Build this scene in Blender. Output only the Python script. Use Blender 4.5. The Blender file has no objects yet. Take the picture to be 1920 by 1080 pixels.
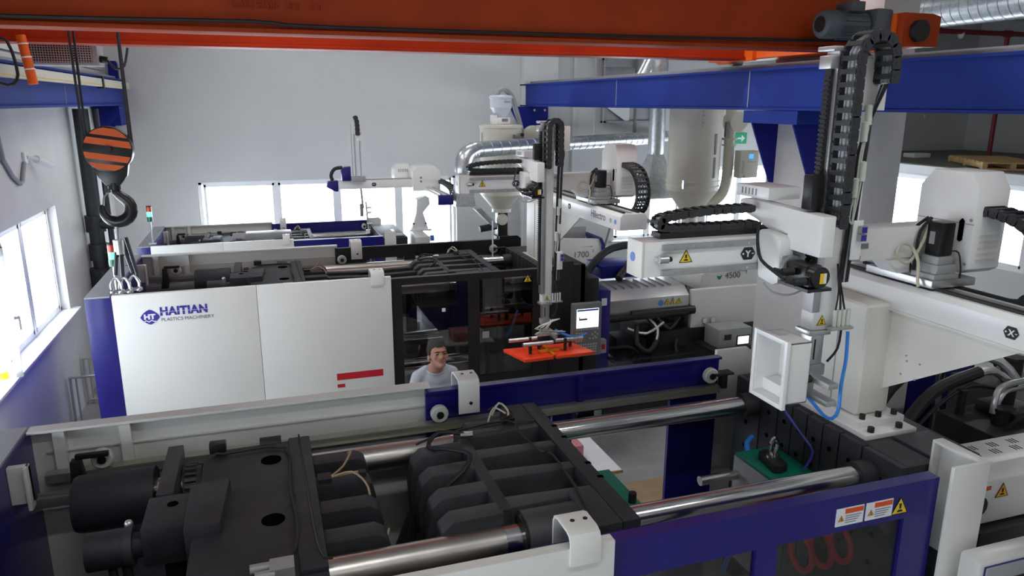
import bpy, bmesh, math, random
from mathutils import Vector, Matrix
random.seed(7)
SC = bpy.context.scene
COL = SC.collection
# ------------------------------------------------------------------ camera
cd = bpy.data.cameras.new('camera')
cam = bpy.data.objects.new('camera', cd); COL.objects.link(cam)
cd.sensor_width = 36.0
cd.lens = 36.0 * 1382.0 / 1920.0
cd.clip_start = 0.05; cd.clip_end = 200
yaw, pitch, roll = math.radians(18.5), math.radians(14.1), math.radians(0.2)
Fv = Vector((math.sin(yaw)*math.cos(pitch), math.cos(yaw)*math.cos(pitch), -math.sin(pitch)))
Rv = Vector((math.cos(yaw), -math.sin(yaw), 0)); Uv = Rv.cross(Fv)
R2 = Rv*math.cos(roll) + Uv*math.sin(roll); U2 = Uv*math.cos(roll) - Rv*math.sin(roll)
cam.matrix_world = Matrix(((R2.x, U2.x, -Fv.x, 0), (R2.y, U2.y, -Fv.y, 0), (R2.z, U2.z, -Fv.z, 4.0), (0, 0, 0, 1)))
SC.camera = cam
# ------------------------------------------------------------------ world, exposure
w = bpy.data.worlds.new('sky'); SC.world = w; w.use_nodes = True
bg = w.node_tree.nodes['Background']
bg.inputs['Color'].default_value = (0.86, 0.93, 1.0, 1); bg.inputs['Strength'].default_value = 9.0
SC.view_settings.view_transform = 'Standard'; SC.view_settings.look = 'None'
SC.view_settings.gamma = 1.0; SC.view_settings.use_curve_mapping = False
SC.view_settings.exposure = 0.35
try: SC.cycles.caustics_reflective = False; SC.cycles.caustics_refractive = False
except Exception: pass
LAMP_W = 26.0
# ------------------------------------------------------------------ materials
MATS = {}
def mat(name, col, rough=0.5, metal=0.0, var=0.06, scale=6.0, bump=0.0, bscale=60.0, emit=0.0, coat=0.0):
    m = bpy.data.materials.new(name); m.use_nodes = True
    nt = m.node_tree; b = nt.nodes['Principled BSDF']
    b.inputs['Roughness'].default_value = rough; b.inputs['Metallic'].default_value = metal
    if coat: b.inputs['Coat Weight'].default_value = coat; b.inputs['Coat Roughness'].default_value = .15
    tc = nt.nodes.new('ShaderNodeTexCoord')
    n = nt.nodes.new('ShaderNodeTexNoise'); n.inputs['Scale'].default_value = scale; n.inputs['Detail'].default_value = 5
    nt.links.new(tc.outputs['Object'], n.inputs['Vector'])
    r = nt.nodes.new('ShaderNodeValToRGB')
    lo = [max(0, c*(1-var)) for c in col]; hi = [min(1, c*(1+var)) for c in col]
    r.color_ramp.elements[0].position = .3; r.color_ramp.elements[1].position = .7
    r.color_ramp.elements[0].color = (*lo, 1); r.color_ramp.elements[1].color = (*hi, 1)
    nt.links.new(n.outputs['Fac'], r.inputs['Fac']); nt.links.new(r.outputs['Color'], b.inputs['Base Color'])
    if bump:
        n2 = nt.nodes.new('ShaderNodeTexNoise'); n2.inputs['Scale'].default_value = bscale; n2.inputs['Detail'].default_value = 3
        nt.links.new(tc.outputs['Object'], n2.inputs['Vector'])
        bp = nt.nodes.new('ShaderNodeBump'); bp.inputs['Strength'].default_value = bump; bp.inputs['Distance'].default_value = .01
        nt.links.new(n2.outputs['Fac'], bp.inputs['Height']); nt.links.new(bp.outputs['Normal'], b.inputs['Normal'])
    if emit:
        b.inputs['Emission Color'].default_value = (*col, 1); b.inputs['Emission Strength'].default_value = emit
    MATS[name] = m; return m
def glassmat(name, tint, refl=0.06):
    m = bpy.data.materials.new(name); m.use_nodes = True; nt = m.node_tree
    for n in list(nt.nodes): nt.nodes.remove(n)
    o = nt.nodes.new('ShaderNodeOutputMaterial'); t = nt.nodes.new('ShaderNodeBsdfTransparent'); g = nt.nodes.new('ShaderNodeBsdfGlossy')
    mx = nt.nodes.new('ShaderNodeMixShader'); mx.inputs[0].default_value = refl
    t.inputs[0].default_value = (*tint, 1); g.inputs['Roughness'].default_value = .03
    nt.links.new(t.outputs[0], mx.inputs[1]); nt.links.new(g.outputs[0], mx.inputs[2]); nt.links.new(mx.outputs[0], o.inputs[0])
    MATS[name] = m
mat('wall', (.66, .67, .67), .9, var=.03, scale=1.2, bump=.05, bscale=40)
mat('wall_side', (.70, .70, .69), .9, var=.05, scale=1.5, bump=.05, bscale=40)
mat('concrete', (.36, .36, .35), .75, var=.14, scale=2.5, bump=.1)
mat('slab', (.20, .20, .17), .9, var=.12, scale=2)
mat('ceil', (.42, .42, .40), .9)
mat('pillar', (.60, .60, .60), .85, var=.03)
mat('pvc', (.85, .86, .86), .35, var=.01)
mat('white', (.72, .72, .68), .38, var=.02, scale=2, coat=.15)
mat('robot_white', (.83, .83, .81), .32, var=.015, scale=2, coat=.2)
mat('robot_beige', (.74, .72, .65), .4, var=.02)
mat('blue', (.010, .007, .155), .35, var=.08, coat=.2)
mat('endgrey', (.33, .34, .36), .4, var=.04)
mat('black_paint', (.012, .011, .011), .4, var=.1)
mat('cast', (.022, .0255, .0305), .55, var=.3, scale=9, bump=.12, bscale=90)
mat('cast_light', (.042, .047, .053), .5, var=.2, scale=5, bump=.06)
mat('hole_shade', (.003, .003, .003), .9)  # flat black pieces; the shade inside holes and slots is put into the colour
MATS['hole_shade'].node_tree.nodes['Principled BSDF'].inputs['Specular IOR Level'].default_value = 0.0
mat('steel', (.62, .62, .62), .18, 1.0, var=.05, scale=3)
mat('sleeve', (.50, .48, .45), .34, 1.0, var=.12, scale=4)
mat('zinc', (.55, .57, .58), .35, 1.0, var=.1, scale=14)
mat('galv', (.60, .63, .65), .32, .9, var=.16, scale=22)
mat('alu', (.66, .66, .66), .35, .9, var=.05)
mat('alu_gold', (.54, .53, .45), .35, .8, var=.06)
mat('castgrey', (.36, .37, .37), .5, .3, var=.08)
mat('orange', (.33, .038, .004), .6, var=.16, scale=2.0, bump=.04)  # crane paint like orange_bright, darkened: the girder's shade is put into the colour
mat('orange_shaded', (.36, .03, .007), .42, var=.14, scale=2.0)  # same crane paint on the far girder, its shade put into the colour
mat('orange_bright', (.75, .12, .01), .42, var=.08)
mat('crane_blue', (.011, .034, .25), .6, var=.12, scale=1.5)
mat('corbel_blue', (.007, .014, .21), .5, var=.1, scale=1.5)
mat('motor_grey', (.075, .088, .10), .5, var=.15)
mat('chain', (.028, .029, .031), .45, var=.15)
mat('rubber', (.012, .012, .013), .6, var=.2)
mat('servo', (.010, .010, .011), .3, var=.2)
mat('black_gloss', (.012, .013, .016), .12, var=.2, scale=14, bump=.05)
mat('nylon', (.62, .65, .58), .5)
mat('green', (.0, .20, .125), .5, var=.1)
mat('red', (.50, .01, .02), .4)
mat('pale_red', (.60, .22, .22), .5)
mat('orange_red', (.95, .07, .015), .4, var=.06)
mat('yellow', (.85, .60, .02), .5, var=.02)
mat('orange_sign', (.85, .38, .01), .5, var=.02)
mat('label_white', (.80, .82, .84), .5, var=.02)
mat('label_red', (.75, .09, .02), .5, var=.02)
mat('print_black', (.012, .012, .014), .5, var=.02)
mat('print_blue', (.03, .02, .30), .45, var=.02)
mat('print_grey', (.13, .13, .15), .5, var=.02)
mat('disc_blue', (.10, .22, .62), .4, var=.02)
mat('cream', (.60, .585, .50), .45, var=.03)
mat('hopper_plastic', (.62, .66, .74), .35, var=.02)
mat('panel_grey', (.20, .205, .21), .45, var=.03)
mat('key', (.5, .5, .5), .5, var=.03)
mat('screen', (.92, .95, .90), .3, emit=1.0, var=.01)
mat('screen_blue', (.05, .22, 1.0), .3, emit=1.6, var=.01)
mat('lamp_red', (.55, .05, .02), .3, var=.02)
mat('lamp_green_on', (.12, 1.0, .42), .3, emit=1.6, var=.02)
mat('lamp_green', (.0, .12, .06), .3, var=.02)
mat('led', (1, 1, 1), .4, emit=6.0, var=.0)
mat('exit_green', (.0, .30, .13), .4, emit=.15, var=.02)
mat('pipe_dark', (.030, .036, .042), .45, var=.15)
mat('pipe_red', (.22, .008, .02), .4)
mat('valve_blue', (.02, .12, .45), .4)
mat('hose_blue', (.03, .22, .70), .4)
mat('hose_violet', (.06, .06, .40), .4)
mat('hose_clear', (.55, .52, .40), .4)
mat('hose_brown', (.35, .25, .14), .5)
mat('wood', (.58, .38, .17), .7, var=.22, scale=9)
mat('ply', (.45, .33, .18), .7, var=.1)
mat('brass', (.55, .38, .12), .4, .8)
mat('skin', (.42, .20, .135), .55, var=.06, scale=9)
mat('hair', (.022, .018, .016), .75, var=.3, scale=60, bump=.4, bscale=120)
mat('shirt', (.42, .45, .50), .85, var=.05, scale=8, bump=.25, bscale=18)
mat('trouser', (.03, .035, .06), .85, var=.1)
mat('lip', (.32, .11, .09), .5)
mat('eye', (.05, .035, .03), .2)
for k_ in ('orange', 'orange_shaded', 'crane_blue', 'corbel_blue'): MATS[k_].node_tree.nodes['Principled BSDF'].inputs['Specular IOR Level'].default_value = .22
glassmat('window_glass', (.97, .98, 1.0), .04)
glassmat('door_glass', (.72, .72, .72), .07)
# ------------------------------------------------------------------ mesh helpers
def ident(v): return v
TF = [ident]
class MB:
    def __init__(s): s.v = []; s.f = []
    def add(s, vs, fs):
        o = len(s.v); s.v += [Vector(p) for p in vs]; s.f += [tuple(i+o for i in q) for q in fs]; return s
    def box(s, x0, x1, y0, y1, z0, z1):
        if x0 > x1: x0, x1 = x1, x0
        if y0 > y1: y0, y1 = y1, y0
        if z0 > z1: z0, z1 = z1, z0
        return s.add([(x0,y0,z0),(x1,y0,z0),(x1,y1,z0),(x0,y1,z0),(x0,y0,z1),(x1,y0,z1),(x1,y1,z1),(x0,y1,z1)],
              [(0,3,2,1),(4,5,6,7),(0,1,5,4),(1,2,6,5),(2,3,7,6),(3,0,4,7)])
    def cbox(s, c, d): return s.box(c[0]-d[0]/2, c[0]+d[0]/2, c[1]-d[1]/2, c[1]+d[1]/2, c[2]-d[2]/2, c[2]+d[2]/2)
    def frame(s, a, b):
        t = (b-a).normalized(); u = t.orthogonal().normalized()
        if abs(t.z) < .99: u = t.cross(Vector((0,0,1))).normalized()
        return t, u, t.cross(u)
    def cyl(s, a, b, r, n=16, r2=None, cap=True):
        a, b = Vector(a), Vector(b); r2 = r if r2 is None else r2
        t, u, w_ = s.frame(a, b); vs = []
        for p, rr in ((a, r), (b, r2)):
            for i in range(n):
                g = 2*math.pi*i/n; vs.append(p + (u*math.cos(g) + w_*math.sin(g))*rr)
        fs = [(i, (i+1) % n, n+(i+1) % n, n+i) for i in range(n)]
        if cap: fs += [tuple(range(n-1, -1, -1)), tuple(range(n, 2*n))]
        return s.add(vs, fs)
    def tube(s, pts, r, n=8, smooth=3):
        P = [Vector(p) for p in pts]
        if smooth and len(P) > 2:
            Q = []
            for i in range(len(P)-1):
                p0, p1, p2, p3 = P[max(i-1,0)], P[i], P[i+1], P[min(i+2,len(P)-1)]
                for k in range(smooth):
                    t = k/smooth
                    Q.append(.5*((2*p1)+(p2-p0)*t+(2*p0-5*p1+4*p2-p3)*t*t+(3*p1-p0-3*p2+p3)*t*t*t))
            P = Q+[P[-1]]
        vs = []; u = None
        for i, p in enumerate(P):
            t = (P[min(i+1,len(P)-1)]-P[max(i-1,0)]).normalized()
            if u is None: u = t.orthogonal().normalized()
            u = (u - t*u.dot(t)).normalized(); w_ = t.cross(u)
            for k in range(n):
                g = 2*math.pi*k/n; vs.append(p+(u*math.cos(g)+w_*math.sin(g))*r)
        m = len(P); fs = [(i*n+k, i*n+(k+1) % n, (i+1)*n+(k+1) % n, (i+1)*n+k) for i in range(m-1) for k in range(n)]
        fs += [tuple(range(n-1,-1,-1)), tuple(range((m-1)*n, m*n))]
        return s.add(vs, fs)
    def prism(s, poly, ax, a0, a1):
        n = len(poly)
        def P(p, a):
            return {'x': (a, p[0], p[1]), 'y': (p[0], a, p[1]), 'z': (p[0], p[1], a)}[ax]
        vs = [P(p, a0) for p in poly] + [P(p, a1) for p in poly]
        fs = [tuple(range(n-1,-1,-1)), tuple(range(n, 2*n))] + [(i, (i+1) % n, n+(i+1) % n, n+i) for i in range(n)]
        return s.add(vs, fs)
    def lathe(s, prof, c, ax='z', n=28):
        vs = []; c = Vector(c)
        for r, h in prof:
            for i in range(n):
                g = 2*math.pi*i/n; a, b = r*math.cos(g), r*math.sin(g)
                vs.append(c + Vector({'z': (a,b,h), 'x': (h,a,b), 'y': (a,h,b)}[ax]))
        m = len(prof); fs = [(i*n+k, i*n+(k+1) % n, (i+1)*n+(k+1) % n, (i+1)*n+k) for i in range(m-1) for k in range(n)]
        fs += [tuple(range(n-1,-1,-1)), tuple(range((m-1)*n, m*n))]
        return s.add(vs, fs)
    def ball(s, c, r, n=12, m=8, sc=(1,1,1)):
        c = Vector(c); prof = []
        vs = []; 
        for j in range(m+1):
            t = math.pi*j/m
            for i in range(n):
                g = 2*math.pi*i/n
                vs.append(c+Vector((r*max(math.sin(t),.001)*math.cos(g)*sc[0], r*max(math.sin(t),.001)*math.sin(g)*sc[1], r*math.cos(t)*sc[2])))
        return s.add(vs, [(i+j*n, (i+1) % n+j*n, (i+1) % n+(j+1)*n, i+(j+1)*n) for j in range(m) for i in range(n)])
    def quadp(s, o, u, v, nrm, poly, th=.003):
        o, u, v, nrm = Vector(o), Vector(u), Vector(v), Vector(nrm); n = len(poly)
        vs = [o+u*a+v*b for a, b in poly] + [o+u*a+v*b+nrm*th for a, b in poly]
        return s.add(vs, [tuple(range(n-1,-1,-1)), tuple(range(n,2*n))]+[(i,(i+1)%n,n+(i+1)%n,n+i) for i in range(n)])
    def rot(s, c, ax, ang):
        M = Matrix.Rotation(ang, 3, ax); c = Vector(c); s.v = [c+M@(p-c) for p in s.v]; return s
    def mesh(s, name, m, off=Vector((0,0,0)), bevel=0, seg=2):
        bm = bmesh.new(); vs = [bm.verts.new(Vector(TF[0](p))-off) for p in s.v]
        for q in s.f:
            try: bm.faces.new([vs[i] for i in q])
            except ValueError: pass
        bmesh.ops.recalc_face_normals(bm, faces=bm.faces)
        if bevel:
            es = [e for e in bm.edges if len(e.link_faces) == 2 and e.calc_face_angle(0) > .6]
            bmesh.ops.bevel(bm, geom=es, offset=bevel, segments=seg, affect='EDGES', clamp_overlap=True, profile=.6)
        me = bpy.data.meshes.new(name); bm.to_mesh(me); bm.free()
        for p in me.polygons: p.use_smooth = True
        me.set_sharp_from_angle(angle=.6)
        me.materials.append(MATS[m]); return me
ROOT = {}
def root_loc(p):
    while p.parent: p = p.parent
    return Vector(p.location)
def part(name, mb, m, parent=None, bevel=0, label=None, kind=None, seg=2):
    off = root_loc(parent) if parent else Vector((0,0,0))
    o = bpy.data.objects.new(name, mb.mesh(name, m, off, bevel, seg)); COL.objects.link(o)
    if parent: o.parent = parent
    if label: o['label'] = label
    if kind: o['kind'] = kind
    return o
def thing(name, label, cat, loc, group=None):
    o = bpy.data.objects.new(name, None); COL.objects.link(o); o.location = loc; o.empty_display_size = .1
    o['label'] = label; o['category'] = cat
    if group: o['group'] = group
    return o
def single(name, mb, m, label, cat, bevel=0, group=None, kind=None):
    # origin at the base centre of the thing
    xs = [TF[0](p) for p in mb.v]
    c = Vector(((min(p[0] for p in xs)+max(p[0] for p in xs))/2, (min(p[1] for p in xs)+max(p[1] for p in xs))/2, min(p[2] for p in xs)))
    o = bpy.data.objects.new(name, mb.mesh(name, m, c, bevel)); o.location = c; COL.objects.link(o)
    o['label'] = label; o['category'] = cat
    if group: o['group'] = group
    if kind: o['kind'] = kind
    return o
def struct(name, mb, m, parent=None, bevel=0):
    o = part(name, mb, m, parent, bevel)
    if not parent: o['kind'] = 'structure'
    return o
def text(name, s, o, u, v, h, m, parent, th=.002, bold=0.0, sx=1.0, shear=0.0, space=1.0):
    cu = bpy.data.curves.new(name, 'FONT'); cu.body = s; cu.size = h; cu.offset = bold; cu.extrude = th; cu.shear = shear; cu.space_character = space
    t = bpy.data.objects.new(name+'_tmp', cu); COL.objects.link(t)
    bpy.context.view_layer.update()
    me = bpy.data.meshes.new_from_object(t.evaluated_get(bpy.context.evaluated_depsgraph_get()))
    bpy.data.objects.remove(t); bpy.data.curves.remove(cu)
    u, v, o = Vector(u).normalized(), Vector(v).normalized(), Vector(o); n = u.cross(v)
    off = root_loc(parent)
    for p in me.vertices: p.co = Vector(TF[0](o+u*(p.co.x*sx)+v*p.co.y+n*p.co.z)) - off
    me.materials.clear(); me.materials.append(MATS[m])
    ob = bpy.data.objects.new(name, me); COL.objects.link(ob); ob.parent = parent; return ob
def warn_tri(parent, o, u, v, s, yellow='yellow', name='warning_sticker'):
    u, v = Vector(u), Vector(v); n = u.cross(v).normalized(); o = Vector(o)
    k = part(name, MB().quadp(o, u, v, n, [(-s*.55,-s*.42),(s*.55,-s*.42),(0,s*.55)], .0015), 'print_black', parent)
    part('sticker_face', MB().quadp(o+n*.0012, u, v, n, [(-s*.45,-s*.36),(s*.45,-s*.36),(0,s*.43)], .0015), yellow, k)
    part('sticker_mark', MB().quadp(o+n*.0024, u, v, n, [(-s*.06,-s*.10),(s*.06,-s*.10),(s*.08,s*.18),(-s*.08,s*.18)], .0012)
         .quadp(o+n*.0024, u, v, n, [(-s*.2,-s*.28),(s*.2,-s*.28),(s*.1,-s*.16),(-s*.1,-s*.16)], .0012), 'print_black', k)
    return k
def strip_prof(pts, th):
    # closed outline of a bent strip: left side of the polyline then back
    P = [Vector(p) for p in pts]; L, Rr = [], []
    for i, p in enumerate(P):
        d = (P[min(i+1,len(P)-1)]-P[max(i-1,0)]).normalized(); n = Vector((-d.y, d.x))
        L.append(tuple(p+n*th/2)); Rr.append(tuple(p-n*th/2))
    return L+Rr[::-1]
def resample(pts, step):
    P = [Vector(p) for p in pts]; Q = []
    for i in range(len(P)-1):
        p0, p1, p2, p3 = P[max(i-1,0)], P[i], P[i+1], P[min(i+2,len(P)-1)]
        for k in range(12):
            t = k/12; Q.append(.5*((2*p1)+(p2-p0)*t+(2*p0-5*p1+4*p2-p3)*t*t+(3*p1-p0-3*p2+p3)*t*t*t))
    Q.append(P[-1]); out = [Q[0]]; acc = 0
    for a, b in zip(Q, Q[1:]):
        d = (b-a).length
        while acc + d >= step:
            t = (step-acc)/d; a = a.lerp(b, t); out.append(a.copy()); d = (b-a).length; acc = 0
        acc += d
    return out
LINKS = {}
def cable_chain(parent, pts, width, h=.05, pitch=.055, cables=True):
    """drag chain along pts, its width along the direction given by the unit vector 'width[0]' and size width[1]"""
    wax, wd = Vector(width[0]), width[1]
    key = (round(wd,3), round(h,3), round(pitch,3))
    if key not in LINKS:
        mb = MB()
        for s_ in (-1, 1):
            y = s_*wd/2
            mb.prism([(-pitch*.55,-h*.3),(-pitch*.4,-h/2),(pitch*.4,-h/2),(pitch*.55,-h*.3),(pitch*.55,h*.3),(pitch*.4,h/2),(-pitch*.4,h/2),(-pitch*.55,h*.3)], 'y', y-.006, y+.006)
            mb.cyl((0,y-.008,0),(0,y+.008,0), h*.22, 8)
        for z in (-1, 1): mb.box(-pitch*.2, pitch*.2, -wd/2, wd/2, z*h/2-.004, z*h/2+.004)
        old = TF[0]; TF[0] = ident; LINKS[key] = mb.mesh('link', 'chain'); TF[0] = old
    Q = resample([TF[0](Vector(p)) for p in pts], pitch); off = root_loc(parent)
    mb = MB()
    for dy, r in ((-.25, .009), (0, .012), (.25, .008)):
        mb.tube([q+wax*dy*wd for q in Q], r, 6, smooth=0)
    old = TF[0]; TF[0] = ident
    c = part('cable_chain', mb, 'endgrey', parent); TF[0] = old
    for a, b in zip(Q, Q[1:]):
        t = (b-a).normalized(); wv = (wax-t*wax.dot(t)).normalized(); n = t.cross(wv); p = (a+b)/2-off
        o = bpy.data.objects.new('link', LINKS[key]); COL.objects.link(o); o.parent = c
        o.matrix_local = Matrix(((t.x,wv.x,n.x,p.x),(t.y,wv.y,n.y,p.y),(t.z,wv.z,n.z,p.z),(0,0,0,1)))
    return c
def dup(o, parent=None, loc=None):
    c = o.copy(); COL.objects.link(c)
    if parent: c.parent = parent
    if loc is not None: c.location = loc
    for ch in list(o.children):
        dup(ch, c)
    return c
XL, YB, ZC, XR, YN = -2.53, 14.5, 6.3, 17.0, -5.0
# ================================================================== the hall
struct('floor', MB().box(XL-.3, 12.4, YN, YB+.3, -.2, 0), 'concrete')
struct('ceiling', MB().box(XL-.3, XR+.3, YN-.3, YB+.3, ZC, ZC+.2), 'ceil')
def wall_with_holes(ax, a0, a1, c0, c1, holes):
    """ax 'x': wall runs along x between y=c0..c1 ; holes (a0,a1,z0,z1)"""
    mb = MB(); cur = a0
    def bx(p, q, z0, z1):
        if ax == 'x': mb.box(p, q, c0, c1, z0, z1)
        else: mb.box(c0, c1, p, q, z0, z1)
    for (h0, h1, z0, z1) in sorted(holes):
        bx(cur, h0, 0, ZC); bx(h0, h1, 0, z0); bx(h0, h1, z1, ZC); cur = h1
    bx(cur, a1, 0, ZC); return mb
HL = [(-1.6, 4.2, 1.36, 2.73), (5.4, 10.62, 1.36, 2.73)]
HB = [(-1.15, 3.66, 1.05, 2.58), (7.2, 8.9, 1.05, 2.62), (9.5, 11.3, 1.05, 2.62)]
struct('wall_left', wall_with_holes('y', YN, YB, XL-.28, XL, HL), 'wall_side')
struct('wall_back', wall_with_holes('x', XL-.28, 12.35, YB, YB+.28, HB), 'wall')
struct('wall_gallery_back', MB().box(12.35, XR, YB, YB+.28, 2.74, ZC), 'wall')
struct('wall_front', MB().box(XL-.28, XR, YN-.28, YN, 0, ZC), 'wall')
struct('wall_right', MB().box(XR, XR+.3, YN, YB+.3, 2.74, ZC), 'wall')
# inner wall under the gallery, with a row of windows, and the gallery slab itself
HR = [(4.6, 7.4, 1.2, 2.66), (7.7, 10.2, 1.2, 2.66), (10.5, 13.6, 1.2, 2.66)]
mb = MB(); cur = YN
for (h0, h1, z0, z1) in HR: mb.box(12.15, 12.35, cur, h0, 0, 2.74); mb.box(12.15, 12.35, h0, h1, 0, z0); mb.box(12.15, 12.35, h0, h1, z1, 2.74); cur = h1
mb.box(12.15, 12.35, cur, YB, 0, 2.74)
struct('wall_gallery', mb, 'wall')
g = struct('trim_1', MB().box(12.0, XR, YN, YB, 2.74, 2.88), 'slab')
part('slab_edge', MB().box(11.985, 12.0, YN, YB, 2.70, 2.86), 'pvc', g)
def window(name, ax, c, a0, a1, z0, z1, mull, into, sill=True, th=.05, d=.07, openings=()):
    """c = plane of the frame, into = +1/-1 direction to the room side"""
    mb = MB()
    def bx(m_, p, q, za, zb, k0=-d/2, k1=d/2):
        if ax == 'x': m_.box(p, q, c+k0, c+k1, za, zb)
        else: m_.box(c+k0, c+k1, p, q, za, zb)
    bx(mb, a0, a1, z0, z0+th); bx(mb, a0, a1, z1-th, z1); bx(mb, a0, a0+th, z0, z1); bx(mb, a1-th, a1, z0, z1)
    o = struct(name, mb, 'pvc')
    edges = [a0+th]+list(mull)+[a1-th]
    for mcn in mull:
        q = MB(); bx(q, mcn-th*.7, mcn+th*.7, z0, z1, -d/2-.004, d/2+.004); part('mullion', q, 'pvc', o)
    for i in range(len(edges)-1):
        p, q_ = edges[i], edges[i+1]
        if i in openings: continue
        sa = MB(); t2 = .045; p2, q2 = p+.03, q_-.03
        bx(sa, p2, q2, z0+th, z0+th+t2); bx(sa, p2, q2, z1-th-t2, z1-th); bx(sa, p2, p2+t2, z0+th, z1-th); bx(sa, q2-t2, q2, z0+th, z1-th)
        s_ = part('sash', sa, 'pvc', o)
        gl = MB(); bx(gl, p2+t2-.005, q2-t2+.005, z0+th+t2-.005, z1-th-t2+.005, -.006, .006); part('pane', gl, 'window_glass', s_)
    if sill:
        sl = MB()
        if ax == 'x': sl.box(a0-.08, a1+.08, c-.24, c-.03, z0-.02, z0+.014)
        else: sl.box(c+.03, c+.24, a0-.08, a1+.1, z0-.02, z0+.014)
        part('window_sill', sl, 'pvc', o, .006)
    return o
w1 = window('window_1', 'y', XL-.13, 5.4, 10.62, 1.36, 2.73, (6.2, 7.0, 7.8, 8.62, 9.42), 1, openings=(3,))
# tilted open sash of the left window, hinged at Y 8.6 and swung into the room
sa = MB(); L = .78
for a, b, z0, z1 in ((0, L, 1.41, 1.47), (0, L, 2.60, 2.68), (0, .06, 1.41, 2.68), (L-.06, L, 1.41, 2.68)): sa.box(a, b, -.03, .03, z0, z1)
gl = MB().box(.055, L-.055, -.006, .006, 1.465, 2.605)
hd = MB().box(L-.05, L-.02, -.07, -.03, 1.98, 2.01).box(L-.05, L-.02, -.08, -.06, 1.87, 2.01)
def place_sash(mb):   # hinge at the far side, opening towards the hall
    a = math.radians(18)
    mb.v = [Vector((XL-.09 + p.x*math.sin(a) - p.y*math.cos(a), 8.60 - p.x*math.cos(a) - p.y*math.sin(a), p.z)) for p in mb.v]; return mb
so = part('open_sash', place_sash(sa), 'pvc', w1, .004, label='casement swung open into the hall')
part('pane', place_sash(gl), 'window_glass', so); part('handle', place_sash(hd), 'alu', so)
window('window_8', 'y', XL-.13, -1.6, 4.2, 1.36, 2.73, (-.4, .8, 2.0, 3.1), 1)  # unseen window, added so daylight reaches the white side panel from front left
window('window_2', 'x', YB+.12, -1.15, 3.66, 1.05, 2.58, (.2, 1.31, 2.5), -1)
window('window_3', 'x', YB+.12, 7.2, 8.9, 1.05, 2.62, (8.05,), -1)
window('window_4', 'x', YB+.12, 9.5, 11.3, 1.05, 2.62, (10.4,), -1)
for i, (h0, h1, z0, z1) in enumerate(HR): window('window_%d' % (5+i), 'y', 12.27, h0, h1, z0, z1, ((h0+h1)/2,), -1, sill=False)
# pillars on the crane line
struct('trim_2', MB().box(5.40, 5.82, 5.62, 7.08, 0, ZC), 'pillar', bevel=.015)
struct('trim_3', MB().box(5.0, 5.72, YB-.28, YB, 0, ZC), 'wall', bevel=.01)
struct('trim_4', MB().box(6.15, 6.22, YB-.06, YB, 0, ZC), 'wall')
struct('trim_5', MB().box(5.40, 5.82, -1.2, .3, 0, ZC), 'pillar', bevel=.015)
bb = struct('trim_6', MB().box(3.7, 12.1, YB-.03, YB, .90, .94), 'pvc')
# ceiling beams seen at the upper right
for i, y in enumerate((9.0, 12.2)): struct('trim_%d' % (7+i), MB().box(6.6, XR, y, y+.35, ZC-.55, ZC), 'ceil')
# ceiling light fittings
def lamp(x, y, k):
    t = thing('ceiling_light', 'long white batten light under the ceiling above the machines', 'light', (x, y, ZC-.12), 'batten lights under the ceiling')
    part('housing', MB().box(x-.75, x+.75, y-.09, y+.09, ZC-.07, ZC), 'pvc', t)
    part('diffuser', MB().box(x-.73, x+.73, y-.07, y+.07, ZC-.12, ZC-.07), 'led', t)
    l = bpy.data.lights.new('lamp_light', 'AREA'); l.shape = 'RECTANGLE'; l.size = 1.5; l.size_y = .2; l.energy = LAMP_W*k; l.color = (1, .98, .95)
    o = bpy.data.objects.new('lamp_light', l); COL.objects.link(o); o.parent = t; o.location = (0, 0, -.02)
for x in (.2, 3.6, 8.6):
    for y, k in ((-2.5, .5), (1.0, .8), (6.35, 1.1), (9.2, .8), (12.2, .35)): lamp(x, y, k if x < 8 else k*.7)
# portals at the windows (sampling aids for the daylight)
def portal(loc, rot, sx, sy):
    l = bpy.data.lights.new('window_daylight', 'AREA'); l.shape = 'RECTANGLE'; l.size = sx; l.size_y = sy; l.cycles.is_portal = True
    o = bpy.data.objects.new('window_daylight', l); COL.objects.link(o); o.location = loc; o.rotation_euler = rot
portal((XL-.3, 8.0, 2.05), (0, math.radians(-90), 0), 1.4, 5.3)
portal((XL-.3, 1.3, 2.05), (0, math.radians(-90), 0), 1.4, 5.8)
portal((1.25, YB+.3, 1.82), (math.radians(-90), 0, 0), 4.9, 1.6)
portal((8.05, YB+.3, 1.83), (math.radians(-90), 0, 0), 1.8, 1.7)
portal((10.4, YB+.3, 1.83), (math.radians(-90), 0, 0), 1.9, 1.7)

# ================================================================== crane
def runway(label, x0, sgn):
    """I beam along Y; x0 = edge of the flange on the hall side, body towards sgn"""
    xa, xb = (x0, x0+sgn*.30); y0, y1 = -4.5, YB-.02
    t = thing('crane_runway_beam', label, 'beam', ((xa+xb)/2, 5, 3.935))
    xm = (xa+xb)/2
    part('bottom_flange', MB().box(xa, xb, y0, y1, 3.935, 3.96), 'crane_blue', t)
    part('top_flange', MB().box(xa, xb, y0, y1, 4.335, 4.36), 'crane_blue', t)
    part('web', MB().box(xa+sgn*.03, xa+sgn*.045, y0, y1, 3.96, 4.335).box(xb-sgn*.045, xb-sgn*.03, y0, y1, 3.96, 4.335), 'crane_blue', t)
    part('rail', MB().box(xm-.025, xm+.025, y0, y1, 4.36, 4.41), 'castgrey', t)
    for y in (2.5, 7.0, 10.2): part('splice_weld', MB().box(xa+sgn*.024, xa+sgn*.03, y-.006, y+.006, 3.96, 4.335), 'endgrey', t)
    part('end_stop', MB().prism([(xm-.07,4.36),(xm+.07,4.36),(xm+.07,4.62),(xm+.05,4.66),(xm-.05,4.66),(xm-.07,4.62)], 'y', y1-.12, y1-.02), 'corbel_blue', t)
    return t
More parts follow.
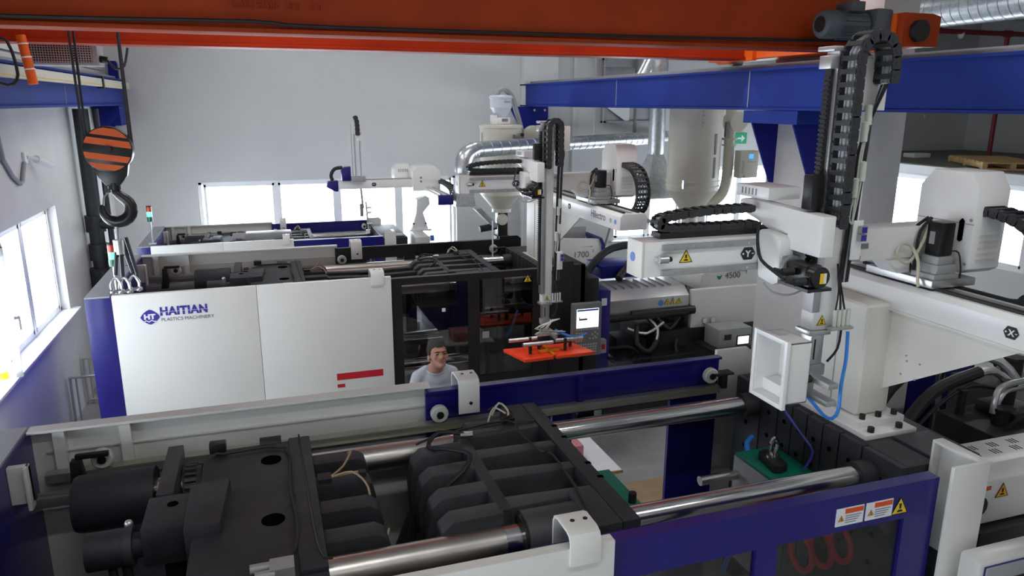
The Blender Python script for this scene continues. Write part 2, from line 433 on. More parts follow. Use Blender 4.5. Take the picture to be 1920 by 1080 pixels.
rr = runway('deep blue steel crane runway beam crossing in front of the dryers', 5.0, 1)
for y in (6.28, 6.95):
    part('corbel_plate', MB().prism([(5.06,3.80),(5.40,3.80),(5.40,3.14),(5.35,3.14)], 'y', y-.012, y+.012), 'corbel_blue', rr)
part('corbel_seat', MB().box(5.0, 5.40, 6.15, 7.02, 3.80, 3.93), 'crane_blue', rr)
pl = part('wall_bracket', MB().prism([(4.68,3.93),(5.50,3.93),(5.50,3.42),(5.05,3.36),(4.95,3.42)], 'y', YB-.31, YB-.285), 'corbel_blue', rr)
for bx, bz in ((5.2,3.86),(5.42,3.86),(5.2,3.5),(5.42,3.5)): part('bolt', MB().cyl((bx,YB-.335,bz),(bx,YB-.31,bz),.022,8), 'alu', pl)
rl = runway('blue crane runway beam along the windowed side wall', -2.13, -1)
part('conductor_duct', MB().box(-2.12, -2.06, -4, YB-.1, 4.20, 4.31), 'cream', rl)
part('duct_line', MB().box(-2.06, -2.055, -4, YB-.1, 4.225, 4.232), 'yellow', rl)
part('cable_rod', MB().tube([(-2.0,6,4.42),(-2.0,11.8,4.40)], .012, 6, 0), 'rubber', rl)
part('duct_clip', MB().box(-2.13,-2.045,12.0,12.1,4.18,4.34), 'black_paint', rl)
part('corbel_plate', MB().prism([(-2.5,3.93),(-2.13,3.93),(-2.13,3.80),(-2.38,3.55),(-2.5,3.55)], 'y', 13.55, 13.58).prism([(-2.5,3.93),(-2.13,3.93),(-2.13,3.80),(-2.38,3.55),(-2.5,3.55)], 'y', 14.3, 14.33), 'corbel_blue', rl)
part('corbel_face', MB().box(-2.45,-2.13,13.58,14.3,3.62,3.93), 'corbel_blue', rl)

cr = thing('bridge_crane', 'orange double girder bridge crane spanning overhead', 'crane', (1.6, 6.25, 4.45))
def girder(y, m1, z0=4.45, w_=.28, h=.95):
    g_ = part('girder', MB().box(-2.15, 5.02, y-w_/2+.03, y-w_/2+.045, z0+.025, z0+h).box(-2.15, 5.02, y+w_/2-.045, y+w_/2-.03, z0+.025, z0+h), m1, cr)
    part('bottom_flange', MB().box(-2.15, 5.02, y-w_/2, y+w_/2, z0, z0+.028), m1, g_, .003)
    part('top_flange', MB().box(-2.15, 5.02, y-w_/2, y+w_/2, z0+h, z0+h+.028), m1, g_)
    return g_
g1 = girder(5.62, 'orange'); g2 = girder(7.1, 'orange_shaded')
part('cable', MB().tube([(-2.2,5.47,4.50),(-1,5.465,4.505),(0,5.465,4.52),(.5,5.465,4.50),(3,5.465,4.51),(4.9,5.465,4.53)], .012, 6), 'rubber', g1)
gm = [text('girder_marking', w_, (x_, 5.503, 4.608), (1,0,0), (0,0,1), .062, 'orange_shaded', g1, .002) for w_, x_ in (('KARDEMIR', -.125), ('IPE', .232), ('330', .372))]
et = part('end_truck', MB().box(4.98, 5.32, 5.05, 7.75, 4.46, 4.72), 'orange_bright', cr, .006)
part('end_plate', MB().box(4.93, 4.98, 6.85, 7.4, 4.44, 4.62), 'orange_bright', et)
for y in (5.35, 7.45):
    part('wheel', MB().cyl((5.09,y,4.47),(5.21,y,4.47),.06,20), 'zinc', et)
    part('wheel_fork', MB().prism([(y-.22,4.47),(y+.22,4.47),(y+.12,4.43),(y-.12,4.43)], 'x', 5.0, 5.05), 'orange_bright', et)
for by, bz in ((7.0,4.56),(7.0,4.48),(7.28,4.56)): part('bolt', MB().cyl((4.92,by,bz),(4.93,by,bz),.016,8), 'black_paint', et)
part('buffer', MB().cyl((5.15,4.93,4.58),(5.15,5.05,4.58),.085,20), 'rubber', et)
part('buffer_block', MB().prism([(5.0,4.46),(5.38,4.46),(5.39,4.70),(5.30,4.72),(5.0,4.72)], 'y', 4.98, 5.05), 'orange', et, .004)
et2 = part('end_truck', MB().box(-2.43, -2.13, 5.05, 7.75, 4.46, 4.72), 'orange_bright', cr, .006)
for y in (5.35, 7.45): part('wheel', MB().cyl((-2.34,y,4.47),(-2.22,y,4.47),.06,20), 'zinc', et2)
part('buffer', MB().cyl((-2.28,4.93,4.58),(-2.28,5.05,4.58),.085,20), 'rubber', et2)
mo = part('drive_motor', MB().cyl((4.52,5.22,4.63),(4.80,5.22,4.63),.105,24), 'motor_grey', cr)
part('fan_cowl', MB().lathe([(.06,0),(.10,.01),(.112,.03),(.112,.14)], (4.38,5.22,4.63), 'x'), 'motor_grey', mo)
part('fan_grille', MB().lathe([(.0,0),(.062,0),(.066,.012)], (4.376,5.22,4.63), 'x'), 'black_paint', mo)
for i in range(14):
    a = math.pi*2*i/14; part('fin', MB().box(4.55,4.78,5.216,5.224,4.73,4.748).rot((4.6,5.22,4.63),'X',a), 'motor_grey', mo)
part('terminal_box', MB().box(4.6,4.74,5.13,5.31,4.73,4.81), 'motor_grey', mo, .01)
part('gearbox', MB().box(4.82,5.0,5.08,5.36,4.44,4.76), 'motor_grey', mo, .04)
# left end: hanging orange bracket with wires
br = part('collector_arm', MB().cyl((-1.72,6.95,4.5),(-1.68,6.95,4.13),.035,12), 'orange_bright', cr)
part('cable_loop', MB().tube([(-1.9,6.88,4.45),(-1.8,6.88,4.45),(-1.76,6.88,4.2),(-1.84,6.88,4.12),(-2.0,6.88,4.2)], .012, 6), 'rubber', br)
for x_, z_ in ((-1.713,4.44),(-1.703,4.34),(-1.69,4.25)): part('cable_tie', MB().cyl((x_,6.95,z_),(x_+.001,6.95,z_-.01),.038,12), 'pvc', br)
# ---- hook block
hb = thing('hook_block', 'black crane hook block with orange striped round cheek', 'hook', (-1.1, 6.25, 3.08))
cx, cy, cz, RR = -1.085, 6.25, 3.655, .168
chk = part('cheek', MB().cyl((cx,cy-.055,cz),(cx,cy+.055,cz),RR,40), 'servo', hb, .006)
tl = -math.radians(9)
for (z0, z1) in ((.10,.155),(.028,.076),(-.082,-.036),(-.15,-.106)):
    poly = []
    rI = RR*.95
    xs0 = lambda z: math.sqrt(max(rI*rI-z*z, 0))
    up = [(-xs0(z1), z1), (xs0(z1), z1)]; N = 6
    poly = [(xs0(z0+(z1-z0)*k/N), z0+(z1-z0)*k/N) for k in range(N+1)] + [(-xs0(z1+(z0-z1)*k/N), z1+(z0-z1)*k/N) for k in range(N+1)]
    for yy in (cy-.058, cy+.055):
        m_ = MB().prism([(a, b) for a, b in poly], 'y', yy, yy+.003); m_.v = [Vector((p.x, p.y, p.z)) for p in m_.v]
        m_.rot((0,0,0), 'Y', -tl); m_.v = [p+Vector((cx,0,cz)) for p in m_.v]
        part('stripe', m_, 'orange_bright', chk)
part('axle', MB().cyl((cx,cy-.075,cz),(cx,cy+.075,cz),.03,16), 'servo', chk)
part('neck', MB().prism([(cx-.13,cz-.09),(cx+.13,cz-.09),(cx+.105,cz-.20),(cx+.05,cz-.27),(cx-.04,cz-.27),(cx-.09,cz-.20)], 'y', cy-.04, cy+.04), 'servo', hb, .008)
part('swivel', MB().cyl((cx+.01,cy,cz-.30),(cx+.01,cy,cz-.25),.045,16), 'servo', hb)
# hook: thick curved sweep with varying radius
hk = MB(); pts = []; HX, HZ = cx+.01, cz-.44
prof = [(0,.16,.03),(0.0,.115,.034),(.035,.085,.040),(.085,.045,.046),(.10,-.02,.052),(.07,-.085,.054),(.0,-.115,.052),(-.065,-.095,.044),(-.10,-.05,.034),(-.108,0,.026),(-.10,.03,.016)]
n = 12; vs = []
for i, (dx, dz, r_) in enumerate(prof):
    a = prof[max(i-1,0)]; b = prof[min(i+1,len(prof)-1)]; t = Vector((b[0]-a[0],0,b[1]-a[1])).normalized(); u = Vector((0,1,0)); w_ = t.cross(u)
    for k in range(n):
        gng = 2*math.pi*k/n; vs.append(Vector((HX+dx,cy,HZ+dz))+(u*math.cos(gng)*.85+w_*math.sin(gng))*r_)
m = len(prof); hk.add(vs, [(i*n+k,i*n+(k+1)%n,(i+1)*n+(k+1)%n,(i+1)*n+k) for i in range(m-1) for k in range(n)]+[tuple(range(n-1,-1,-1)),tuple(range((m-1)*n,m*n))])
h_ = part('hook', hk, 'servo', hb)
sub = h_.modifiers.new('s','SUBSURF'); sub.levels = sub.render_levels = 1
part('safety_latch', MB().tube([(HX-.03,cy,HZ+.13),(HX-.08,cy,HZ+.09),(HX-.095,cy,HZ+.02)], .008, 6), 'zinc', h_)
part('latch_spring', MB().box(HX-.075,HX-.03,cy-.015,cy+.015,HZ+.12,HZ+.145), 'servo', h_)
for i, (xa, xb, dy) in enumerate(((-1.245,-1.235,-.03),(-1.215,-1.228,.02),(-.928,-.935,-.02),(-.934,-.928,.03))):
    part('rope', MB().cyl((xa,cy+dy,4.95),(xb,cy+dy,cz+.02),.009,8), 'cast', hb)
# ---- sling hanging from the hook
sl = thing('lifting_sling', 'chain sling with bow shackles hanging from the crane hook', 'sling', (-1.11, 6.25, 2.57))
part('strap', MB().tube([(HX-.01,cy,HZ-.06),(-1.10,cy,3.02),(-1.10,cy,2.96)], .016, 8), 'zinc', sl)
part('ferrule', MB().cyl((-1.10,cy,2.97),(-1.10,cy,2.86),.038,16), 'alu', sl)
def shackle(x, z, dy, s=1.0):
    k = part('shackle', MB().tube([(x-.03*s,cy+dy,z-.075*s),(x-.035*s,cy+dy,z-.02*s),(x,cy+dy,z+.035*s),(x+.035*s,cy+dy,z-.02*s),(x+.03*s,cy+dy,z-.075*s)], .011*s, 8), 'zinc', sl)
    part('shackle_pin', MB().cyl((x-.055*s,cy+dy,z-.075*s),(x+.055*s,cy+dy,z-.075*s),.013*s,10).ball((x-.03*s,cy+dy,z-.075*s),.022*s).ball((x+.03*s,cy+dy,z-.075*s),.022*s), 'zinc', k)
for (xa, za, xb, zb, dy) in ((-1.12,2.88,-1.145,2.70,-.02),(-1.09,2.88,-1.10,2.68,.0),(-1.07,2.9,-1.03,2.70,.02),(-1.05,2.98,-1.0,2.68,.03)):
    part('rope_leg', MB().cyl((xa,cy+dy,za),(xb,cy+dy,zb),.014,8), 'pipe_dark', sl)
for x, z, dy in ((-1.15,2.645,-.02),(-1.095,2.635,.0),(-1.03,2.645,.02)): shackle(x, z, dy)
# ================================================================== injection moulding machines
def machine(name, label, loc, tf, door, gt, gtr, tail, mov, logo=False, wl=(1.42, 2.06, 2.18, 2.94), det=True):
    TF[0] = tf
    t = thing(name, label, 'machine', loc)
    W = 'white'
    # --- end frame
    e = part('end_frame', MB().box(-1.60,-1.37,2.49,4.55,0,2.185), 'blue', t, .004)
    part('top_plate', MB().box(-1.60,-1.385,2.49,4.55,2.185,2.2), 'endgrey', e)
    for x, y in ((-1.43,4.1),(-1.45,3.95)): part('plate_hole', MB().cyl((x,y,2.199),(x,y,2.2015),.014,10), 'hole_shade', e)
    part('corner_bracket', MB().box(-1.37,-1.27,4.08,4.12,1.96,2.17).box(-1.29,-1.27,4.05,4.12,1.93,2.17), W, e, .006)
    # --- front white panels
    for a, b in ((-1.37,-.062),(-.058,1.30)):
        p = part('front_panel', MB().box(a,b,2.49,2.51,.12,2.2).box(a,b,2.51,2.545,2.185,2.2), W, t, .003)
    # --- front sliding door with windows
    d = part('front_door', MB().box(.95,3.14,2.53,2.565,gt,2.165).box(.95,3.14,2.53,2.565,.25,.95).box(.95,wl[0],2.53,2.565,.95,gt).box(wl[1],wl[2],2.53,2.565,.95,gt).box(wl[3],3.14,2.53,2.565,.95,gt).box(.95,3.14,2.565,2.60,2.15,2.165), door, t)
    for a, b in ((wl[0],wl[1]),(wl[2],wl[3])): part('door_pane', MB().box(a-.01,b+.01,2.545,2.55,.94,gt+.01), 'door_glass', d)
    # --- rear guard
    rp = part('rear_panel', MB().box(-1.37,.93,4.53,4.55,.3,2.2).box(-1.37,.93,4.46,4.53,2.185,2.2), W, t)
    for x in (-1.22,-.88): part('panel_rib', MB().box(x-.03,x+.03,4.47,4.53,1.93,2.18), W, rp)
    part('panel_ledge', MB().box(-1.30,.93,4.512,4.53,2.04,2.05), W, rp)
    wr = (1.30,1.80,1.95,2.74)
    rd = part('rear_door', MB().box(.90,3.14,4.475,4.505,gtr,2.165).box(.90,3.14,4.475,4.505,.25,.9).box(.90,wr[0],4.475,4.505,.9,gtr).box(wr[1],wr[2],4.475,4.505,.9,gtr).box(wr[3],3.14,4.475,4.505,.9,gtr).box(.90,3.14,4.44,4.475,2.15,2.165), door, t)
    for a, b in ((wr[0],wr[1]),(wr[2],wr[3])): part('door_pane', MB().box(a-.01,b+.01,4.488,4.492,.89,gtr+.01), 'window_glass', rd)
    part('door_stiffener', MB().box(1.98,2.02,4.44,4.475,gtr,2.15), door, rd)
    # --- rails carrying the doors
    part('door_rail', MB().box(-1.30,3.12,4.40,4.47,1.90,1.955), 'alu_gold', t, .006)
    part('guide_rail', MB().box(-1.33,3.2,4.31,4.39,1.80,1.86).box(-1.33,3.2,4.335,4.36,1.86,1.875), 'alu_gold', t, .004)
    part('guide_rod', MB().cyl((.1,4.27,1.87),(1.22,4.27,1.87),.009,8), 'steel', t)
    for x, z in ((.976,2.02),(3.03,2.045),(-1.0,2.015)):
        wh = part('door_wheel', MB().lathe([(.02,0),(.05,0),(.058,.008),(.058,.042),(.05,.05),(.02,.05)], (x,4.385,z), 'y', 24), 'nylon', t)
        part('wheel_hub', MB().cyl((x,4.375,z),(x,4.44,z),.024,14), 'black_paint', wh)
    part('door_stop', MB().prism([(-1.17,1.82),(-1.09,1.82),(-1.07,1.9),(-1.09,2.06),(-1.14,2.06),(-1.15,1.92)], 'y', 4.30, 4.36).box(-1.12,-.95,4.33,4.36,2.055,2.085), 'black_paint', t, .006)
    # --- clamp brackets over the guards
    for y0, s_ in ((2.485, 1), (4.535, -1)):
        pr = [(2.12,0.0),(2.225,0.0),(2.252,.015),(2.262,.045),(2.262,.15),(2.25,.18),(2.225,.195),(2.03,.195)]
        k = part('guard_bracket', MB().prism(strip_prof([(y0+s_*b, a) for a, b in pr], .014), 'x', 1.09, 1.23), W, t, .002)
        for x in (1.14,1.20): part('screw', MB().cyl((x,y0+s_*.10,2.267),(x,y0+s_*.10,2.272),.011,8), 'black_paint', k)
        yi = y0+s_*.195; part('screw', MB().cyl((1.17,yi-s_*.012,2.10),(1.17,yi+s_*.012,2.10),.012,8), 'black_paint', k)
    # --- guard end posts
    part('guard_post', MB().box(3.157,3.40,2.47,2.49,0,2.24).box(3.385,3.40,2.49,2.76,1.6,2.24).box(3.33,3.385,2.49,2.745,2.225,2.24).box(3.33,3.385,2.745,2.76,1.9,2.24), W if det != 2 else 'black_paint', t, .003)
    rpo = part('guard_post', MB().prism([(3.15,.3),(3.47,.3),(3.47,2.15),(3.42,2.19),(3.15,2.19)], 'y', 4.52, 4.55), W if det != 2 else 'black_paint', t)
    part('post_stop', MB().box(3.05,3.2,4.36,4.44,2.05,2.065).box(3.12,3.16,4.38,4.44,1.94,2.05), 'cast', rpo)
    # --- tie bars
    for y in (2.99, 4.05):
        for z in (1.95, 1.02):
            tb = part('tie_bar', MB().cyl((tail-.5,y,z),(3.2,y,z),.062,28), 'steel', t)
            if z > 1.5:
                part('sleeve', MB().cyl((tail+.50,y,z),(mov-.52,y,z),.078,28), 'sleeve', tb)
                for q0, q1, qr in ((mov-.62,mov-.53,.081),(tail+.47,tail+.51,.086)): part('sleeve_collar', MB().cyl((q0,y,z),(q1,y,z),qr,28), 'steel', tb)
    # --- tail platen  (tail = its left face)
    a = tail
    tp = part('tail_platen', MB().prism([(a,2.95),(a+.12,2.83),(a+.58,2.82),(a+.58,4.22),(a+.12,4.21),(a,4.09)], 'z', .62, 2.06), 'cast', t, .012)
    part('platen_step', MB().box(a+.46,a+.58,2.86,4.20,2.05,2.085), 'cast', tp, .01)
    for y in (3.99, 3.35): part('lifting_hole', MB().cyl((a+.36,y,2.05),(a+.36,y,2.063),.055,22), 'hole_shade', tp)
    for y in (3.92,3.665,3.395,3.13):
        part('toggle_lug', MB().prism([(a+.58,1.45),(a+.82,1.45),(a+.88,1.6),(a+.885,1.95),(a+.865,2.03),(a+.82,2.06),(a+.58,2.06)], 'y', y-.062, y+.062), 'cast', tp, .012)
    part('toggle_pin', MB().cyl((a+.76,3.06,1.86),(a+.76,3.99,1.86),.085,20), 'cast_light', tp)
    part('side_block', MB().box(a+.58,a+.84,2.84,3.0,1.2,1.86), 'cast', tp, .02)
    # mould height gear, its end plate, motor and the nut covers
    for y in (2.99, 4.05):
        part('nut_cover', MB().lathe([(.10,0),(.142,.01),(.15,.03),(.15,.40)], (a-.64,y,1.93), 'x', 36), 'cast', tp)
    part('gear_plate', MB().box(a-.19,a-.11,3.70,4.26,1.55,2.10), 'cast_light', tp, .006)
    gr = part('ring_gear', MB().cyl((a-.10,4.05,1.93),(a-.005,4.05,1.93),.12,30), 'cast', tp)
    for k in range(24):
        part('gear_tooth', MB().box(a-.085,a-.03,4.042,4.058,2.045,2.07).rot((a,4.05,1.93),'X',2*math.pi*k/24), 'cast_light', gr)
    part('motor_block', MB().box(a-.22,a-.02,3.38,3.68,1.90,2.10), 'cast', tp, .012)
    part('block_hole', MB().cyl((a-.10,3.58,2.09),(a-.10,3.58,2.102),.026,16), 'hole_shade', tp)
    part('chamfer_block', MB().prism([(a-.03,3.30),(a+.13,3.30),(a+.16,3.74),(a-.03,3.72)], 'z', 1.7, 2.12), 'cast', tp, .015)
    mm = part('adjust_motor', MB().cyl((a-.46,3.46,1.98),(a-.27,3.46,1.98),.088,24).cyl((a-.27,3.46,1.98),(a-.22,3.46,1.98),.06,20), 'cast', tp)
    part('motor_band', MB().cyl((a-.30,3.46,1.98),(a-.265,3.46,1.98),.094,24), 'cast_light', mm)
    part('motor_cap', MB().ball((a-.285,3.50,2.075),.02), 'alu', mm)
    part('motor_hose', MB().tube([(a-.30,3.42,1.92),(a-.29,3.40,1.6),(a-.33,3.4,1.2)], .022, 8).tube([(a-.36,3.42,1.9),(a-.33,3.38,1.6),(a-.31,3.38,1.2)], .02, 8), 'rubber', mm)
    part('sensor_box', MB().box(a+.03,a+.12,4.16,4.22,2.06,2.12), 'black_paint', tp, .008)
    part('roller', MB().cyl((a+.30,4.25,2.02),(a+.42,4.25,2.02),.06,20), 'cast', tp)
    part('lubrication_line', MB().tube([(a+.07,4.17,2.07),(a+.1,4.12,2.075),(a+.44,4.10,2.075),(a+.45,3.6,2.09),(a+.47,3.2,2.09),(a+.43,3.0,2.075),(a+.3,2.9,2.075)], .008, 6).tube([(a+.52,4.2,2.095),(a+.53,3.7,2.09),(a+.55,3.0,2.09),(a+.60,2.92,2.08)], .006, 6), 'rubber', tp)
    va = part('solenoid_valve', MB().cyl((a+.26,2.93,2.085),(a+.34,2.93,2.085),.022,12).cyl((a+.28,2.87,2.085),(a+.36,2.87,2.085),.022,12).box(a+.34,a+.44,2.86,2.95,2.06,2.11), 'castgrey', tp)
    part('junction_block', MB().box(a+.59,a+.66,3.625,3.70,2.06,2.085), 'rubber', tp); part('grease_block', MB().box(a+.80,a+.84,3.64,3.68,2.06,2.085), 'rubber', tp)
    for pts in ([(a+.66,3.66,2.08),(a+.73,3.72,2.10),(a+.78,3.8,2.14),(a+.77,3.88,2.09)], [(a+.66,3.655,2.08),(a+.80,3.66,2.085)], [(a+.66,3.65,2.08),(a+.76,3.6,2.12),(a+.82,3.5,2.10),(a+.83,3.42,2.07)]):
        part('grease_tube', MB().tube(pts, .006, 6), 'hose_brown', tp)
    # --- moving platen (mov = its mould face)
    b = mov
    mp = part('moving_platen', MB().box(b-.095,b,2.77,4.25,.7,2.09).box(b-.24,b-.095,2.77,3.12,.7,2.09).box(b-.24,b-.095,3.97,4.25,.7,2.09)
        .box(b-.62,b-.55,3.06,3.98,1.2,2.08), 'cast', t, .01)
    part('web_floor', MB().box(b-.56,b-.09,3.1,3.95,1.25,1.3), 'cast', mp)
    yl = (3.93,3.665,3.415,3.125); yrr = (3.945,3.675,3.395,3.12)
    for y0, y1 in zip(yl, yrr):
        part('web_rib', MB().prism([(b-.56,y0-.055),(b-.09,y1-.036),(b-.09,y1+.036),(b-.56,y0+.055)], 'z', 1.3, 2.078), 'cast_light', mp, .006)
    for y0 in (3.80,3.56,3.315,3.09):
        part('toggle_lug', MB().prism([(b-.60,1.5),(b-.84,1.5),(b-.92,1.66),(b-.93,1.92),(b-.905,2.03),(b-.85,2.075),(b-.60,2.08)], 'y', y0-.058, y0+.058), 'cast_light', mp, .012)
    part('toggle_pin', MB().cyl((b-.80,3.02,1.86),(b-.80,3.87,1.86),.10,20), 'cast', mp)
    for y in (2.99,4.05):
        bo = part('tie_bar_boss', MB().cyl((b-.52,y,1.95),(b-.22,y,1.95),.135,32), 'cast_light', mp, .006)
        part('boss_seal', MB().cyl((b-.535,y,1.95),(b-.52,y,1.95),.115,28), 'black_paint', bo)
        part('grease_nipple', MB().cyl((b-.36,y-.09,2.05),(b-.36,y-.10,2.075),.015,8), 'rubber', bo)
    for y in (3.86,3.70,3.36,3.2): part('face_notch', MB().box(b-.03,b+.001,y-.012,y+.012,2.075,2.092), 'hole_shade', mp)
    part('oil_pipe', MB().tube([(b-.85,3.95,2.05),(b-.7,3.93,2.10),(b-.28,3.98,2.11),(b-.25,3.8,2.10),(b-.22,3.56,2.10),(b-.17,3.5,2.10),(b-.19,3.1,2.10),(b-.24,2.8,2.11)], .007, 6), 'rubber', mp)
    part('toggle_hose', MB().tube([(b-.55,3.86,2.11),(b-.72,3.90,2.13),(b-.80,3.84,2.08),(b-.72,3.70,2.12),(b-.62,3.60,2.12),(b-.68,3.5,2.08),(b-.84,3.45,1.98),(b-.92,3.42,1.8)], .013, 8), 'rubber', mp)
    part('hose_fitting', MB().cyl((b-.60,3.875,2.11),(b-.53,3.86,2.11),.018,10), 'zinc', mp)
    part('sensor_clip', MB().tube([(b-.36,4.12,2.13),(b-.27,4.15,2.14),(b-.22,4.05,2.12),(b-.31,4.01,2.11)], .006, 6).box(b-.30,b-.22,4.0,4.04,2.095,2.11), 'black_paint', mp)
    part('sensor_cables', MB().tube([(b-.34,4.10,2.10),(b-.28,4.14,2.16),(b-.24,4.08,2.13),(b-.26,4.02,2.10)], .007, 6).tube([(b-.38,4.05,2.08),(b-.32,4.12,2.14),(b-.26,4.06,2.12)], .006, 6), 'hose_clear', mp)
    # --- toggle links
    zl = 1.86 if b-a < 2.4 else 1.93
    A = Vector((a+.76, 0, zl)); B = Vector((b-.80, 0, zl)); gap = B.x-A.x
    K = Vector((A.x+gap*.45, 0, zl - (.62 if gap < .6 else .02)))
    for y in (3.79,3.53,3.25):
        for P, Q, nm in ((A, K, 'rear_link'), (K, B, 'front_link')):
            dd = (Q-P).normalized(); nn = Vector((-dd.z,0,dd.x))*(.085 if gap < .6 else .12)
            part(nm, MB().prism([(p.x,p.z) for p in (P-nn-dd*.08, Q-nn+dd*.08, Q+nn*.7+dd*.1, P+nn*.7-dd*.1)], 'y', y-.05, y+.05), 'cast', t, .02)
    part('crosshead', MB().box(K.x-.12,K.x+.12,3.2,3.84,K.z-.22,K.z-.04), 'cast', t, .02)
    K = Vector((K.x, 0, K.z if gap < .6 else K.z-.55))
    for k, pts in enumerate(([(K.x+.05,3.38,K.z+.3),(K.x+.12,3.30,K.z+.45),(K.x+.02,3.2,K.z+.2),(K.x-.06,3.15,K.z)], [(K.x+.16,3.36,K.z+.5),(K.x+.1,3.28,K.z+.32),(K.x-.02,3.22,K.z+.12),(K.x-.03,3.18,K.z-.1)], [(K.x-.02,3.62,K.z+.5),(K.x-.1,3.5,K.z+.3),(K.x-.12,3.4,K.z)])):
        part('grease_tube', MB().tube(pts, .007, 6), 'hose_clear', t)
    # --- fixed platen with T slots in its mould face
    fp = part('fixed_platen', MB().box(3.20,3.72,2.77,4.27,.62,2.09).box(3.42,3.72,2.70,4.34,.9,1.9), 'cast', t, .012)
    ys = [2.77,3.06,3.24,3.38,3.52,3.66,3.80,3.98,4.27]
    for y0, y1 in zip(ys, ys[1:]):
        fs = part('face_strip', MB().box(3.16,3.201,y0+.006,y1-.006,.64,2.085), 'cast', fp, .001)
        if det == 1:
            ym = (y0+y1)/2
            for z in (1.95,1.78,1.60,1.42): part('bolt_hole', MB().cyl((3.157,ym,z),(3.162,ym,z),.016,10), 'hole_shade', fs)
    for y in (2.99,4.05): part('tie_bar_collar', MB().cyl((3.05,y,1.95),(3.17,y,1.95),.082,24), 'cast', fp)
    part('lifting_eye', MB().cyl((3.55,2.62,1.88),(3.55,2.78,1.88),.045,16).cyl((3.55,2.62,1.88),(3.55,2.60,1.88),.06,16), 'cast', fp)
    part('cover_plate', MB().box(3.40,3.66,2.82,3.08,2.09,2.105), 'cast_light', fp, .003)
    # --- bed
    bd = part('bed', MB().box(-1.37,3.9,2.62,4.42,0,.55), 'castgrey', t, .01)
    part('drip_tray', MB().box(-1.30,3.1,2.66,4.40,.55,.57), 'white', bd)
    part('slide_way', MB().box(-1.1,3.2,2.80,3.0,.57,.64).box(-1.1,3.2,4.04,4.24,.57,.64), 'steel', bd)
    TF[0] = ident
    return t
def shift(dx, dy, dz=0):
    d = Vector((dx, dy, dz)); return lambda v: Vector(v)+d
M1 = machine('injection_moulding_machine', 'open clamp moulding machine with blue doors and green mould under the white bin', (1.0,3.52,0), ident, 'blue', 1.97, 1.86, -.44, 1.58, det=1)
M2T = shift(-.1, 5.16)
M2 = machine('injection_moulding_machine', 'moulding machine with black doors and large white side panel behind the man', (.9,8.68,0), M2T, 'black_paint', 2.09, 2.0, -.13, 2.66, wl=(1.42,2.16,2.29,2.93), det=2)
M3T = lambda v: Vector((-1.61+.734*(v[0]+1.37), 11.40+.91*(v[1]-2.49), v[2]*.91))
M3 = machine('injection_moulding_machine', 'smaller blue and white moulding machine in front of the bright windows', (.2,12.35,0), M3T, 'blue', 1.97, 1.8, -.3, 1.75, det=3)

# ---------- machine 1 extras: mould, stickers, injection side
TF[0] = ident
mf = part('fixed_mould_half', MB().box(2.84,3.16,3.38,3.80,1.0,1.725), 'castgrey', M1, .004)
part('mould_face', MB().box(2.845,3.155,3.385,3.795,1.725,1.745), 'green', mf, .003)
part('clamp_bar', MB().prism([(2.90,3.47),(2.95,3.45),(3.00,3.47),(3.03,3.66),(2.99,3.69),(2.93,3.67)], 'z', 1.745, 1.80), 'rubber', mf, .006)
part('eye_bolt', MB().tube([(2.965,3.57,1.80),(2.94,3.57,1.86),(2.94,3.57,1.90),(2.965,3.57,1.93),(2.99,3.57,1.90),(2.99,3.57,1.86),(2.965,3.57,1.80)], .014, 8).cyl((2.965,3.57,1.80),(2.965,3.57,1.82),.045,16), 'steel', mf)
for i in range(5): part('mould_plate_joint', MB().box(2.90+.05*i,2.905+.05*i,3.376,3.38,1.1,1.72), 'steel', mf)
for y in (3.42, 3.76): part('guide_pillar', MB().cyl((2.56,y,1.60 if y > 3.5 else 1.35),(2.84,y,1.60 if y > 3.5 else 1.35),.032,18), 'steel', mf)
part('water_hose', MB().tube([(2.95,3.80,1.72),(2.98,3.86,1.76),(3.05,3.90,1.78)], .018, 8), 'hose_blue', mf)
part('water_hose', MB().tube([(2.84,3.45,1.35),(2.6,3.4,1.32),(2.5,3.36,1.2)], .014, 8), 'hose_blue', mf)
part('water_hose', MB().tube([(2.84,3.6,1.42),(2.66,3.62,1.36),(2.6,3.6,1.15)], .012, 8), 'red', mf)
part('signal_cable', MB().tube([(2.95,3.70,2.40),(3.02,3.62,2.15),(3.10,3.5,1.98),(3.14,3.42,1.88),(3.10,3.44,1.75)], .008, 6), 'hose_violet', mf)
mm_ = part('moving_mould_half', MB().box(1.58,1.95,3.36,3.86,1.0,1.72), 'castgrey', M1, .004)
part('mould_face', MB().box(1.60,1.945,3.365,3.855,1.72,1.74), 'green', mm_, .003)
part('mould_bolt', MB().cyl((1.90,3.45,1.74),(1.90,3.45,1.80),.024,12), 'rubber', mm_)
d1 = [o for o in M1.children if o.name.startswith('front_door')][0]
for x0 in (2.505, 2.685):
    lb = part('safety_label', MB().box(x0,x0+.165,2.526,2.53,2.005,2.10), 'label_white', d1)
    part('label_band', MB().box(x0+.05,x0+.16,2.524,2.526,2.07,2.095), 'label_red', lb)
    warn_tri(lb, (x0+.03,2.5255,2.045), (1,0,0), (0,0,1), .032, 'orange_sign', 'label_triangle')
    for k in range(4): part('label_line', MB().box(x0+.055,x0+.15-.01*k,2.5245,2.526,2.055-.012*k,2.058-.012*k), 'print_grey', lb)
warn_tri(d1, (2.90,2.5285,2.045), (1,0,0), (0,0,1), .10, 'yellow')
# coiled red air hose behind the door pane
hx = part('coiled_air_hose', MB().tube([(2.45+.09*math.sin(k*.9)+.018*k, 2.75+.06*math.cos(k*.9), 1.75+.10*math.cos(k*.9)) for k in range(22)], .016, 8), 'red', M1)
